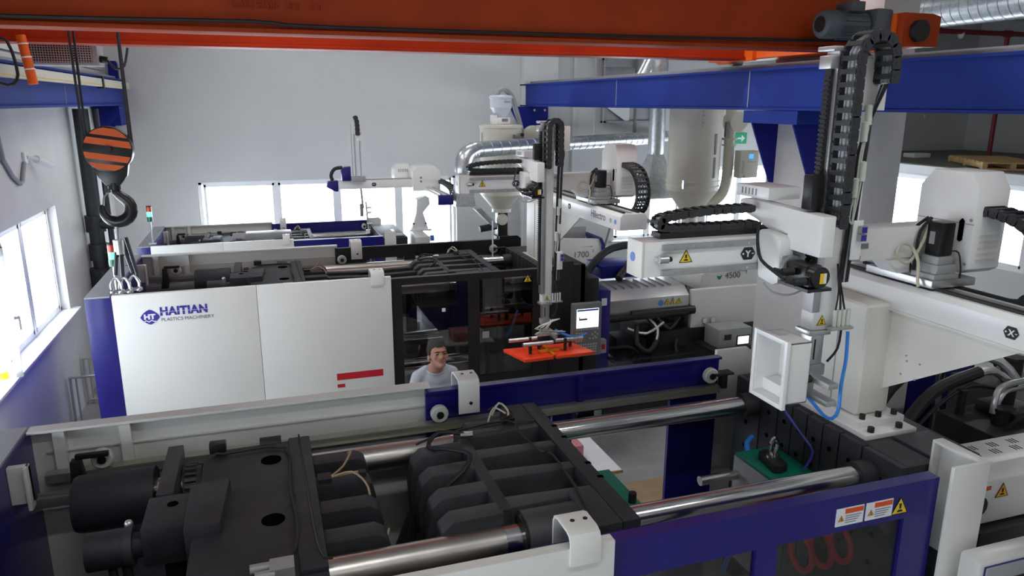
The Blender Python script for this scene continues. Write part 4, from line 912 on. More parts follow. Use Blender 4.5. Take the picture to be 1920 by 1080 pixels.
    cyl_ = part('pneumatic_wrist', MB().box(ax+.03,ax+.11,ya+.005,ya+.085,zb+.06,zb+.25), 'alu', t, .008)
    part('wrist_clamp', MB().box(ax+.0,ax+.13,ya-.015,ya+.10,zb+.225,zb+.25), 'alu', cyl_, .004)
    part('wrist_slot', MB().box(ax+.05,ax+.058,ya+.003,ya+.006,zb+.09,zb+.2), 'black_paint', cyl_)
    part('wrist_block', MB().box(ax+.02,ax+.13,ya-.0,ya+.09,zb,zb+.06), 'castgrey', cyl_, .004)
    part('wrist_tube', MB().tube([(ax+.18,ya-.03,zb+.255),(ax+.17,ya-.03,zb+.15),(ax+.12,ya-.02,zb+.08)], .007, 6), 'rubber', cyl_)
    return t, arm, cyl_, ya
R1, arm1, wr1, ya1 = robot('large white take out robot with X and Y badges beside the pillar', (3.45,3.45,2.1), (0,0,0), 3.20, 1.76, 2.585, 4.24, 2.62, True)
TF[0] = ident
# gripper of robot 1
gp = part('gripper', MB().box(2.58,2.62,2.90,3.06,2.54,2.64), 'castgrey', R1, .004)
for z in (2.57,2.66): part('gripper_bar', MB().box(2.53,2.59,2.70,3.06,z-.014,z+.014), 'alu', gp, .002)
part('blue_air_hose', MB().tube([(2.80,2.90,2.86),(2.79,2.88,2.72),(2.74,2.84,2.60),(2.72,2.82,2.46),(2.66,2.82,2.43),(2.58,2.86,2.52),(2.54,2.92,2.58)], .009, 8), 'hose_blue', gp)
for y in (2.83, 2.98): part('suction_cup', MB().cyl((2.53,y,2.66),(2.491,y,2.66),.02,12), 'rubber', gp)
# the white bin it holds: open towards the left
bn = thing('plastic_bin', 'white open plastic bin held sideways by the near robot gripper', 'bin', (2.415,2.91,2.55))
X0, X1, Y0, Y1, Z0, Z1 = 2.34, 2.49, 2.795, 3.02, 2.55, 2.87
part('back', MB().box(X1-.006,X1,Y0,Y1,Z0,Z1), 'robot_white', bn, .002)
part('side', MB().box(X0,X1,Y0,Y0+.008,Z0,Z1), 'robot_white', bn, .002)
part('side', MB().box(X0,X1,Y1-.008,Y1,Z0,Z1), 'robot_white', bn, .002)
part('side', MB().box(X0,X1,Y0,Y1,Z0,Z0+.008), 'robot_white', bn, .002)
part('side', MB().box(X0,X1,Y0,Y1,Z1-.008,Z1), 'robot_white', bn, .002)
part('rim', MB().box(X0-.012,X0+.012,Y0-.018,Y0+.006,Z0-.018,Z1+.018).box(X0-.012,X0+.012,Y1-.006,Y1+.018,Z0-.018,Z1+.018).box(X0-.012,X0+.012,Y0,Y1,Z0-.018,Z0+.006).box(X0-.012,X0+.012,Y0,Y1,Z1-.006,Z1+.018), 'robot_white', bn, .005)
part('inner_step', MB().box(X0+.05,X1-.006,Y0+.008,Y1-.008,Z0+.008,Z0+.07), 'robot_white', bn)
part('moulded_tag', MB().box(X0+.06,X0+.10,Y0+.008,Y0+.012,Z0+.09,Z0+.14), 'robot_beige', bn)
# ---------- robot 2
R2_, arm2, wr2, ya2 = robot('white take out robot lowering a red moulding beside the operator panel', (3.35,8.6,2.03), (-.1,5.16,-.07), 2.29, 2.02, 2.83, 3.87, 1.72, False)
TF[0] = ident
gq = part('gripper', MB().box(2.66,2.96,7.08,7.12,1.56,1.60).box(2.80,2.84,6.95,7.2,1.56,1.62), 'alu', R2_, .004)
for (xa,ya_,xb_,yb_) in ((2.36,7.16,2.72,7.16),(2.46,6.98,2.80,6.98),(2.84,7.02,3.16,7.02)): part('gripper_bar', MB().cyl((xa,ya_,1.52),(xb_,yb_,1.52),.022,12), 'alu', gq)
for x, y in ((2.55,7.0),(2.7,7.14),(2.95,7.0),(2.6,7.15),(3.05,7.1)): part('suction_cup', MB().cyl((x,y,1.41),(x,y,1.54),.018,10), 'rubber', gq)
for k in range(6): part('air_tube', MB().tube([(2.80+.02*k,7.05,1.75),(2.72-.03*k+.05*(k%2),7.0,1.68),(2.62+.07*k,7.05,1.6)], .006, 6), 'nylon', gq)
part('blue_air_hose', MB().tube([(2.86,7.08,1.62),(2.98,7.04,1.56),(3.1,7.02,1.53),(3.22,7.05,1.55)], .016, 8), 'hose_blue', gq)
rp_ = thing('moulded_tray', 'bright red orange flat moulding hanging under the lowered gripper', 'moulding', (2.75,7.08,1.36))
part('left_panel', MB().prism([(2.33,7.26),(2.44,6.86),(2.77,6.87),(2.74,7.24)], 'z', 1.365, 1.40), 'orange_red', rp_, .006)
part('right_panel', MB().prism([(2.77,7.24),(2.80,6.87),(3.25,6.88),(3.13,7.26)], 'z', 1.365, 1.40), 'orange_red', rp_, .006)
for k in range(5): part('stiffening_rib', MB().box(2.42+.06*k,2.426+.06*k,6.92,7.22,1.40,1.41), 'orange_red', rp_)
part('sprue', MB().box(2.66,2.90,7.03,7.05,1.40,1.42).box(2.77,2.79,6.90,7.2,1.40,1.42), 'orange_sign', rp_)
# ---------- robot 3 (smaller, blue end caps)
TF[0] = ident
R3 = thing('take_out_robot', 'small white take out robot with blue end caps before the windows', 'robot', (2.45,12.3,1.9))
part('column', MB().prism([(2.30,1.92),(2.58,1.92),(2.50,2.20),(2.62,2.34),(2.60,2.50),(2.40,2.42),(2.38,2.20)], 'y', 12.2, 12.42), 'robot_white', R3, .01)
ft_ = part('base_plate', MB().box(2.25,2.62,12.12,12.5,1.9,1.93), 'robot_white', R3)
for x in (2.33,2.54): part('foot_bolt', MB().cyl((x,12.18,2.02),(x,12.2,2.02),.016,8), 'rubber', ft_)
x3 = part('traverse_beam', MB().box(2.46,2.68,10.9,12.9,2.53,2.64), 'robot_white', R3, .006)
part('beam_end_cap', MB().box(2.45,2.69,10.82,10.9,2.50,2.65), 'blue', x3, .02)
for x in (2.52,2.62): part('linear_rail', MB().box(x-.02,x+.02,10.92,12.85,2.64,2.66), 'alu', x3)
part('cable_tray', MB().box(2.69,2.82,11.2,12.9,2.46,2.48), 'robot_white', x3)
cable_chain(R3, [(2.76,12.2,2.74),(2.76,11.6,2.74),(2.76,11.2,2.70),(2.76,11.08,2.60),(2.76,11.2,2.52),(2.76,11.5,2.5)], ((1,0,0),.10), .05, .07)
h3 = part('hood', MB().prism([(2.28,2.60),(2.74,2.60),(2.74,2.90),(2.66,2.99),(2.36,2.99),(2.28,2.92)], 'y', 11.9, 12.35), 'robot_white', R3, .012)
part('hood_lens', MB().box(2.40,2.43,11.895,11.9,2.80,2.83), 'panel_grey', h3); part('hood_lens', MB().box(2.40,2.43,11.895,11.9,2.74,2.77), 'panel_grey', h3)
part('rear_hood', MB().prism([(2.05,2.70),(2.30,2.70),(2.30,3.0),(2.12,3.0),(2.05,2.93)], 'y', 12.3, 12.6), 'robot_white', R3, .01)
for k in range(6): part('hood_vent', MB().box(2.12+.028*k,2.13+.028*k,12.295,12.30,2.88,2.93), 'panel_grey', h3)
k3 = part('kick_beam', MB().prism([(1.10,2.66),(2.30,2.66),(2.30,2.79),(1.14,2.79),(1.08,2.76)], 'y', 11.95, 12.08), 'robot_white', R3, .006)
part('beam_end_cap', MB().prism([(.92,2.70),(.95,2.79),(1.10,2.80),(1.10,2.63),(1.05,2.63)], 'y', 11.94, 12.09), 'blue', k3, .006)
axis_badge(k3, 'Y', (1.66,11.948,2.725), (1,0,0), (0,0,1), .04)
part('linear_rail', MB().box(1.2,2.28,11.99,12.04,2.79,2.81), 'castgrey', k3)
ac = part('arm_carriage', MB().box(1.30,1.52,11.86,11.98,2.78,2.86), 'castgrey', R3, .004)
part('blue_cover', MB().prism([(1.16,2.80),(1.30,2.80),(1.30,3.02),(1.20,3.01),(1.15,2.95)], 'y', 11.9, 12.02), 'blue', ac, .008)
part('cable_hose', MB().tube([(1.18,12.0,3.0),(1.06,12.0,2.98),(1.0,12.0,2.88),(1.02,12.0,2.80)], .028, 10), 'rubber', ac)
a3 = part('vertical_arm', MB().box(1.37,1.39,11.93,11.97,2.86,3.68).box(1.45,1.47,11.93,11.97,2.86,3.55).box(1.33,1.34,11.93,11.95,2.86,3.68), 'alu', R3)
part('arm_plate', MB().box(1.34,1.40,11.92,11.96,3.52,3.70).box(1.41,1.50,11.90,11.96,3.42,3.54), 'robot_white', a3)
cable_chain(R3, [(1.43,11.88,3.50),(1.43,11.88,3.62),(1.42,11.88,3.74),(1.39,11.88,3.80)], ((0,1,0),.08), .06, .06)
g3 = part('gripper', MB().cyl((1.45,11.95,2.66),(1.47,11.95,2.35),.018,10).cyl((1.52,11.95,2.45),(1.54,11.95,1.98),.014,10), 'castgrey', R3)
part('gripper_jaw', MB().box(1.42,1.47,11.92,11.98,2.22,2.42), 'panel_grey', g3)
for z in (2.36,2.28,2.1): part('gripper_knob', MB().cyl((1.52,11.93,z),(1.60,11.93,z),.016,8), 'alu', g3)
part('gripper_tip', MB().box(1.50,1.56,11.92,11.97,1.94,2.0), 'robot_white', g3)
# ================================================================== dryers, ducts and services
TF[0] = ident
def ringband(cx, cy, r, z, h=.03): return MB().lathe([(r,0),(r+.012,0),(r+.012,h),(r,h)], (cx,cy,z), 'z', 36)
D2 = thing('hopper_dryer', 'large cream hopper dryer with control box behind the near robot', 'dryer', (5.78,9.2,1.7))
bx_, by_ = 5.78, 9.2
part('body', MB().lathe([(.05,2.42),(.12,2.42),(.14,2.50),(.36,2.80),(.365,2.82),(.365,4.10),(.33,4.14),(.02,4.14)], (bx_,by_,0), 'z', 40), 'cream', D2)
for z in (2.86,2.93): part('band', ringband(bx_,by_,.365,z,.02), 'cream', D2)
part('band_clip', MB().box(bx_-.30,bx_-.26,by_-.27,by_-.22,2.85,2.97), 'alu', D2)
for z0, z1 in ((3.32,3.60),(3.0,3.28)): part('sight_strip', MB().box(bx_+.10,bx_+.13,by_-.36,by_-.335,z0,z1), 'castgrey', D2, .003)
text('maker_letters', 'S\nH\nI\nN\nI', (bx_-.14,by_-.375,3.88), (1,0,0), (0,0,1), .05, 'print_grey', D2, .001)
part('neck', MB().cyl((bx_,by_,2.46),(bx_,by_,2.30),.10,20).box(bx_-.15,bx_+.15,by_-.15,by_+.15,2.26,2.30).box(bx_-.10,bx_+.10,by_-.10,by_+.10,1.86,2.26), 'cream', D2)
part('pedestal', MB().box(bx_-.25,bx_+.25,8.92,by_+.12,1.80,1.86).box(5.56,6.0,8.92,9.14,1.2,1.8), 'castgrey', D2)
ap = part('air_pipe', MB().tube([(6.28,9.1,4.05),(6.28,9.1,3.4),(6.28,9.1,2.95),(6.22,9.1,2.75),(6.10,9.12,2.64),(5.92,9.16,2.60)], .075, 16), 'cream', D2)
part('pipe_flange', MB().cyl((6.28,9.1,3.50),(6.28,9.1,3.53),.11,20).cyl((6.28,9.1,3.42),(6.28,9.1,3.44),.10,20), 'cream', ap)
part('pipe_clip', MB().box(6.15,6.18,9.0,9.05,3.55,3.75), 'panel_grey', ap)
part('blower', MB().cyl((6.36,9.02,3.75),(6.36,9.22,3.75),.14,20), 'cream', D2)
cb = part('control_box', MB().box(6.36,6.66,8.92,9.06,2.98,3.36), 'cream', D2, .006)
part('display', MB().box(6.50,6.57,8.915,8.92,3.25,3.31), 'screen_blue', cb)
for k in range(9): part('vent_slot', MB().box(6.392,6.43,8.916,8.92,3.05+.02*k,3.056+.02*k), 'panel_grey', cb)
warn_tri(cb, (6.44,8.917,3.0), (1,0,0), (0,0,1), .035, 'orange_sign')
for k in range(2): part('label_line', MB().box(6.48,6.62,8.917,8.92,3.20+.14*k,3.204+.14*k), 'print_grey', cb)
D3 = thing('hopper_dryer', 'cream drum dryer with a plastic vacuum loader on top by the wall', 'dryer', (3.92,12.35,1.45))
bx_, by_ = 3.92, 12.35
part('body', MB().lathe([(.06,2.16),(.12,2.16),(.36,2.45),(.36,3.58),(.375,3.585),(.375,3.62),(.34,3.64),(.02,3.64)], (bx_,by_,0), 'z', 36), 'cream', D3)
part('door_latch', MB().box(bx_+.10,bx_+.14,by_-.37,by_-.34,3.32,3.48).box(bx_+.14,bx_+.30,by_-.36,by_-.345,3.43,3.45), 'panel_grey', D3)
part('gauge', MB().box(bx_+.28,bx_+.32,by_-.30,by_-.24,3.3,3.5), 'black_paint', D3)
part('side_hinge', MB().cyl((bx_-.37,by_-.05,3.35),(bx_-.37,by_-.05,3.5),.02,10), 'alu', D3)
part('neck', MB().box(bx_-.09,bx_+.09,by_-.12,by_+.06,1.72,2.16), 'black_paint', D3, .01)
part('neck_flange', MB().cyl((bx_,by_-.03,2.14),(bx_,by_-.03,2.20),.17,24), 'cream', D3)
part('neck_foot', MB().box(bx_-.12,bx_+.12,by_-.14,by_+.1,1.45,1.72), 'cast', D3)
part('round_valve', MB().cyl((bx_-.02,by_-.16,2.02),(bx_-.02,by_-.12,2.02),.10,24), 'cream', D3)
part('slide_motor', MB().cyl((bx_-.42,by_-.1,1.86),(bx_-.12,by_-.1,1.90),.06,16), 'rubber', D3)
part('slide_cover', MB().prism([(bx_-.52,2.22),(bx_-.42,2.24),(bx_-.10,1.92),(bx_-.18,1.88)], 'y', by_-.2, by_+.02), 'castgrey', D3)
vl = part('vacuum_loader', MB().lathe([(.05,3.70),(.07,3.72),(.17,3.90),(.185,3.92),(.185,4.06),(.20,4.07),(.20,4.10),(.18,4.12),(.02,4.14)], (bx_,by_,0), 'z', 32), 'hopper_plastic', D3)
part('loader_base', MB().box(bx_-.12,bx_+.12,by_-.15,by_+.12,3.64,3.76).box(bx_-.18,bx_-.10,by_-.12,by_+.05,3.64,3.80), 'robot_white', vl, .01)
text('loader_name', 'shini', (bx_+.0,by_-.186,4.0), (1,0,0), (0,0,1), .06, 'print_grey', vl, .001)
part('loader_panel', MB().box(bx_-.03,bx_+.08,by_-.153,by_-.15,3.69,3.74), 'panel_grey', vl)
part('loader_hose', MB().tube([(bx_-.06,by_,4.14),(bx_-.04,by_,4.20),(bx_+.06,by_,4.22),(bx_+.2,by_+.05,4.12),(bx_+.3,by_+.1,3.9),(bx_+.42,by_+.1,3.5),(bx_+.45,by_+.1,3.3)], .045, 12), 'endgrey', vl)
part('fan_housing', MB().lathe([(.02,-.08),(.20,-.08),(.22,0),(.20,.08),(.02,.08)], (bx_+.62,by_+.1,3.40), 'y', 24), 'cream', D3)
part('fan_arm', MB().box(bx_+.3,bx_+.6,by_+.05,by_+.15,3.3,3.38), 'cream', D3)
# galvanised ducts
def duct(name, label, pts, r, step=.22):
    mb_ = MB().tube(pts, r, 24, 6)
    xs = mb_.v; c = Vector(pts[0]); c.z = min(p.z for p in xs)
    t = thing(name, label, 'duct', c)
    d = part('duct_tube', mb_, 'galv', t)
    Q = resample(pts, step)
    for a, b in zip(Q[:-1], Q[1:]):
        u = (b-a).normalized(); part('duct_seam', MB().cyl(a-u*.006, a+u*.006, r+.006, 24), 'galv', d)
    return t
dA = duct('extraction_duct', 'galvanised extraction duct bending down to a flared hood by the small robot', [(8.4,14.38,3.30),(5.5,12.58,3.30),(3.35,11.25,3.30),(3.05,11.06,3.28),(2.91,10.97,3.20),(2.87,10.95,3.06),(2.87,10.95,2.98)], .125)
part('hood', MB().lathe([(.125,3.0),(.13,2.94),(.22,2.50),(.22,2.47),(.20,2.47)], (2.87,10.95,0), 'z', 4).rot((2.87,10.95,2.5),'Z',math.radians(45)), 'galv', dA)
part('hanger_rod', MB().cyl((5.9,12.85,3.40),(5.9,12.85,ZC),.006,6), 'alu', dA)
part('hanger_rod', MB().cyl((6.15,13.0,3.40),(6.15,13.0,ZC),.006,6), 'alu', dA)
dB = duct('extraction_duct', 'vertical galvanised duct with flared hood beside the large cream dryer', [(5.62,10.0,ZC),(5.62,10.0,5.0),(5.62,10.0,4.2),(5.62,10.0,3.26)], .12)
part('hood', MB().lathe([(.125,3.28),(.13,3.24),(.40,2.66),(.40,2.62),(.36,2.62)], (5.62,10.0,0), 'z', 4).rot((5.62,10.0,2.5),'Z',math.radians(45)), 'galv', dB)
duct('extraction_duct', 'inclined galvanised duct rising above the blue runway beam', [(5.72,10.7,4.40),(5.95,10.7,4.85),(6.12,10.7,5.3),(6.15,10.7,ZC)], .11)
sd = duct('spiral_duct', 'wide spiral galvanised duct under the ceiling beyond the pillar', [(10.5,10.6,5.50),(10.5,9.4,5.50),(10.5,8.0,5.50),(10.5,5.5,5.50)], .30, .16)
part('hanger_strap', MB().box(10.49,10.51,8.6,8.64,5.79,ZC), 'alu', sd)
part('hanger_strap', MB().box(10.49,10.51,6.4,6.44,5.79,ZC), 'alu', sd)
# red sprinkler pipe
rp = thing('sprinkler_pipe', 'dark red sprinkler pipe with a drop down to the gallery', 'pipe', (14.0,12.0,2.88))
part('main_pipe', MB().cyl((11.5,12.0,5.42),(XR,12.0,5.42),.05,14), 'pipe_red', rp)
part('drop_pipe', MB().cyl((14.82,12.0,5.42),(14.82,12.0,2.88),.045,14), 'pipe_red', rp)
for x in (12.6,14.82): part('coupling', MB().cyl((x-.09,12.0,5.42),(x+.09,12.0,5.42),.07,14), 'pipe_red', rp)
part('sprinkler_head', MB().cyl((13.0,12.0,5.45),(13.0,12.0,5.56),.025,8).cyl((13.0,12.0,5.56),(13.0,12.0,5.57),.06,10), 'pipe_dark', rp)
part('pipe_clip', MB().cyl((13.55,12.0,5.36),(13.58,12.0,5.36),.075,14), 'alu', rp)
part('hanger_rod', MB().cyl((13.56,12.0,5.46),(13.56,12.0,ZC-.5),.008,6), 'alu', rp)
# gallery goods
pt = thing('wooden_pallet', 'light wooden pallet lying on the dark gallery floor', 'pallet', (13.0,10.4,2.88))
def pal(mb_): mb_.rot((13.0,10.4,2.88), 'Z', math.radians(-33)); return mb_
for k in range(3): part('bearer', pal(MB().box(12.5+.45*k,12.58+.45*k,9.4,11.4,2.905,2.99)), 'wood', pt)
for k in range(9): part('top_board', pal(MB().box(12.5,13.5,9.4+.225*k,9.54+.225*k,2.99,3.015)), 'wood', pt)
for k in range(3): part('bottom_board', pal(MB().box(12.5,13.5,9.4+.92*k,9.54+.92*k,2.88,2.905)), 'wood', pt)
single('parcel', MB().box(13.3,13.75,12.5,12.8,2.88,2.97), 'label_white', 'small white parcel lying on the gallery floor near the pillar', 'parcel', .004)
# exit sign
ex = thing('exit_sign', 'small green exit sign with white arrow on the back wall', 'sign', (10.28,YB-.02,3.1))
part('sign_board', MB().box(10.12,10.44,YB-.03,YB,3.12,3.36), 'exit_green', ex)
part('sign_arrow', MB().prism([(10.2,3.22),(10.3,3.22),(10.3,3.16),(10.39,3.24),(10.3,3.32),(10.3,3.26),(10.2,3.26)], 'y', YB-.033, YB-.03), 'label_white', ex)
# wall vent and conduit on the back wall
wv = thing('wall_vent', 'framed wall vent with white flap high on the back wall', 'vent', (7.4,YB-.1,3.6))
part('vent_frame', MB().box(6.80,8.05,YB-.16,YB,3.60,3.64).box(6.80,8.05,YB-.16,YB,4.86,4.9).box(6.80,6.86,YB-.16,YB,3.6,4.9).box(7.99,8.05,YB-.16,YB,3.6,4.9), 'endgrey', wv)
part('vent_flap', MB().prism([(6.9,3.9),(7.30,3.64),(7.4,3.64),(7.4,4.1),(6.9,4.1)], 'y', YB-.14, YB-.08), 'label_white', wv)
part('vent_back', MB().box(6.86,7.99,YB-.06,YB-.03,3.64,4.86), 'castgrey', wv)
part('vent_hood', MB().prism([(6.72,4.72),(7.75,4.72),(7.62,5.2),(6.88,5.2)], 'y', YB-.3, YB-.17), 'endgrey', wv)
single('conduit', MB().cyl((7.42,YB-.36,2.6),(7.42,YB-.36,5.8),.035,12), 'panel_grey', 'dark vertical conduit pipe in front of the wall vent', 'pipe')
# left wall: camera, conduit, pipes, spray bottle, frames
cc = thing('security_camera', 'small white bullet security camera on the windowed side wall', 'camera', (XL,9.65,3.37))
part('mount_plate', MB().box(XL,XL+.03,9.56,9.68,3.33,3.45), 'label_white', cc, .006)
part('arm', MB().tube([(XL+.03,9.64,3.39),(XL+.08,9.72,3.37),(XL+.10,9.80,3.35)], .018, 8), 'label_white', cc)
part('body', MB().cyl((XL+.08,9.78,3.36),(XL+.16,10.05,3.27),.045,16), 'label_white', cc)
part('lens_hood', MB().cyl((XL+.16,10.05,3.27),(XL+.165,10.06,3.266),.04,16), 'rubber', cc)
single('cable_conduit', MB().tube([(XL+.024,8.78,3.95),(XL+.024,8.84,3.42),(XL+.024,9.28,3.13),(XL+.024,9.42,3.22),(XL+.024,9.53,3.34)], .022, 8, 2), 'endgrey', 'bent grey cable conduit leading to the security camera', 'conduit')
pp = thing('pipe_riser', 'dark grey pipe riser with valves in the corner behind the hook', 'pipe', (-2.36,12.0,0))
part('main_pipe', MB().cyl((-2.38,12.0,0),(-2.38,12.0,3.9),.10,20), 'pipe_dark', pp)
part('side_pipe', MB().cyl((-2.20,12.05,0),(-2.20,12.05,3.9),.04,14), 'pipe_dark', pp)
for z in (2.28,1.86): part('tee', MB().cyl((-2.38,12.0,z-.12),(-2.38,12.0,z+.12),.13,18).cyl((-2.38,12.0,z),(-2.10,11.9,z),.08,16), 'pipe_dark', pp); part('valve_stub', MB().cyl((-2.12,11.9,z),(-1.98,11.86,z),.05,14), 'rubber', pp)
part('lower_valve', MB().cyl((-2.38,12.0,1.30),(-2.38,12.0,1.62),.15,18), 'pipe_dark', pp)
part('side_pipe', MB().cyl((-2.05,12.1,0),(-2.05,12.1,2.0),.045,14), 'pipe_dark', pp)
part('valve_handle', MB().prism([(-2.10,1.50),(-2.04,1.48),(-1.98,1.66),(-2.05,1.68)], 'y', 11.86, 11.90), 'valve_blue', pp)
sb = thing('spray_bottle', 'white spray bottle with yellow label on the side window sill', 'bottle', (XL+.0,7.92,1.374))
part('bottle', MB().lathe([(.0,0),(.036,0),(.038,.02),(.038,.12),(.016,.17),(.014,.19)], (XL+.0,7.92,1.374), 'z', 18), 'label_white', sb)
part('label_band', MB().lathe([(.0385,.02),(.0395,.03),(.0395,.08),(.0385,.09)], (XL+.0,7.92,1.374), 'z', 18), 'yellow', sb)
part('trigger_head', MB().box(XL-.02,XL+.05,7.90,7.94,1.56,1.60).box(XL+.02,XL+.03,7.91,7.93,1.52,1.56), 'label_white', sb)
for y, x1, lab in ((9.95,-2.10,'aluminium tube frame with black hinges standing by the side wall'), (10.7,-1.92,'aluminium tube frame behind the hinged one by the side wall')):
    fr = thing('tube_frame', lab, 'frame', (-2.3,y,0))
    for x in (-2.49, x1): part('upright', MB().cyl((x,y,0),(x,y,.66),.016,10), 'alu', fr)
    part('upright', MB().cyl((-2.43,y+.02,0),(-2.43,y+.02,.64),.012,10), 'alu', fr)
    part('top_bar', MB().cyl((-2.5,y,.65),(x1+.01,y,.65),.016,10), 'alu', fr); part('bottom_bar', MB().cyl((-2.5,y,.06),(x1+.01,y,.06),.014,10), 'alu', fr)
    if y < 10:
        for z in (.18,.5): part('hinge', MB().box(x1-.02,x1+.02,y-.03,y,z-.035,z+.035), 'black_paint', fr)
# crane resistor box with grille
TF[0] = shift(.11,0)
rb = part('resistor_box', MB().box(-1.95,-1.40,7.45,7.75,4.30,4.48), 'castgrey', cr, .004)
mg = MB()
for k in range(25): mg.box(-1.93+.02*k,-1.924+.02*k,7.443,7.45,4.32,4.47)
for k in range(8): mg.box(-1.94,-1.44,7.443,7.45,4.325+.02*k,4.331+.02*k)
part('grille', mg, 'alu', rb, kind='stuff'); part('grille_dark', MB().box(-1.935,-1.445,7.447,7.4505,4.32,4.47), 'black_paint', rb)
part('cable_gland', MB().cyl((-1.40,7.55,4.36),(-1.34,7.55,4.35),.03,12), 'rubber', rb)
part('box_cable', MB().tube([(-1.34,7.55,4.35),(-1.28,7.5,4.28),(-1.2,7.45,4.30),(-1.15,7.4,4.45)], .010, 6), 'rubber', rb)
TF[0] = ident
# table between the machines, with a red box, plywood on the floor
tb = thing('packing_table', 'white topped table in the aisle behind the open moulding machine', 'table', (2.2,5.8,0))
part('table_top', MB().box(1.55,2.86,5.42,6.12,.775,.80), 'label_white', tb)
part('edge_band', MB().box(1.55,2.87,5.405,5.42,.77,.80), 'wood', tb)
for x in (1.62,2.78):
    for y in (5.48,6.05): part('leg', MB().cyl((x,y,0),(x,y,.775),.02,10), 'alu', tb)
single('red_crate', MB().box(2.30,2.62,5.72,6.02,.80,.93), 'pale_red', 'pale red crate standing on the aisle table', 'crate', .008)
single('plywood_sheet', MB().box(3.0,4.05,5.75,6.45,0,.02), 'ply', 'plywood sheet lying flat on the concrete aisle floor', 'plywood')
# grey controller box by machine 2
part('bracket_shelf', MB().box(5.1,5.95,7.42,7.9,1.0,1.03), 'black_paint', M2)
part('bed_cover', MB().box(3.86,5.0,7.66,8.3,.93,.95), 'black_gloss', M2)
gx = thing('temperature_controller', 'grey bench controller box with small screen beside the injection cover', 'controller', (5.45,7.6,1.03))
part('case', MB().box(5.22,5.70,7.48,7.80,1.03,1.27), 'castgrey', gx, .008)
part('display', MB().box(5.50,5.66,7.474,7.48,1.06,1.16), 'screen', gx); part('meter', MB().box(5.30,5.40,7.474,7.48,1.13,1.20), 'black_paint', gx)
part('screen_bezel', MB().box(5.48,5.68,7.476,7.481,1.045,1.175), 'black_paint', gx)
part('vent', MB().box(5.701,5.703,7.55,7.75,1.1,1.2), 'panel_grey', gx)
# grey pole and bent tube beyond
pole = thing('grey_pole', 'slim grey pole leaning in front of the far window', 'pole', (6.1,13.5,0))
part('shaft', MB().cyl((6.2,13.5,.02),(6.78,13.5,2.1),.022,10), 'panel_grey', pole); part('foot', MB().box(6.1,6.3,13.4,13.6,0,.03), 'panel_grey', pole)
# ================================================================== the man
def capsule(mb_, a, b, ra, rb):
    mb_.cyl(a, b, ra, 16, rb); mb_.ball(a, ra, 14, 10); mb_.ball(b, rb, 14, 10)
def remeshed(name, mb_, m_, vox, parent, off, smooth=6):
    o = bpy.data.objects.new(name+'_tmp', mb_.mesh(name, m_, off)); COL.objects.link(o)
    r = o.modifiers.new('r', 'REMESH'); r.mode = 'VOXEL'; r.voxel_size = vox
    s = o.modifiers.new('s', 'SMOOTH'); s.iterations = smooth; s.factor = .5
    bpy.context.view_layer.update()
    me = bpy.data.meshes.new_from_object(o.evaluated_get(bpy.context.evaluated_depsgraph_get()))
    bpy.data.objects.remove(o)
    for p in me.polygons: p.use_smooth = True
    if not me.materials: me.materials.append(MATS[m_])
    q = bpy.data.objects.new(name, me); COL.objects.link(q); q.parent = parent; return q
man = thing('person', 'man in a light grey t-shirt looking up between the machines', 'person', (1.48,6.82,0))
MO = Vector(man.location)
FA = math.radians(4)      # facing: rotated about z from -Y
def body_tf(v):
    v = Vector(v); c, s = math.cos(FA), math.sin(FA)
    return MO + Vector((v.x*c - v.y*s, v.x*s + v.y*c, v.z))
HT = math.radians(20)       # head tilted back
HC = Vector((.012, -.085, 1.512)) # pivot of the head
def head_tf(v):
    v = Vector(v)*1.14; c, s = math.cos(HT), math.sin(HT)
    # tilt back: front (-y) goes up
    y, z = v.y, v.z
    q = Vector((v.x, y*c + z*s, -y*s + z*c))
    tz = math.radians(1); q = Vector((q.x*math.cos(tz)-q.y*math.sin(tz), q.x*math.sin(tz)+q.y*math.cos(tz), q.z))
    return HC + q
# in the local frame the man faces -y ; +x is his left as seen from the front-right
bm_ = MB()
def head_part():
    h = MB()
    h.ball((0,.012,.10), .098, 24, 18, (.80,.98,1.05))            # skull
    h.ball((0,-.025,.045), .075, 20, 14, (.86,.95,1.0))           # face
    h.ball((0,-.045,-.005), .05, 16, 12, (.95,.9,.85))            # jaw and chin
    h.ball((0,-.082,-.022), .024, 12, 10, (1.1,.8,.8))
    h.ball((0,-.105,.045), .017, 12, 10, (.9,1.2,1.1)); h.cyl((0,-.085,.085),(0,-.104,.045),.010,10,.015)  # nose
    h.ball((-.042,-.068,.048), .026, 12, 10, (1,.7,.8)); h.ball((.042,-.068,.048), .026, 12, 10, (1,.7,.8))
    h.ball((0,-.088,.098), .03, 14, 10, (1.9,.5,.4))              # brow
    for s in (-1,1): h.ball((s*.083,.012,.05), .026, 12, 10, (.45,.8,1.2))
    return h
h = head_part(); h.v = [head_tf(p) for p in h.v]; bm_.add(h.v, h.f)
capsule(bm_, (0,.02,1.36), (.008,-.05,1.54), .070, .062); capsule(bm_, (0,.03,1.44), (.14,.03,1.37), .045, .05); capsule(bm_, (0,.03,1.44), (-.14,.03,1.37), .045, .05)                 # neck
capsule(bm_, (-.16,.02,1.355), (.16,.02,1.355), .062, .062)             # shoulder girdle
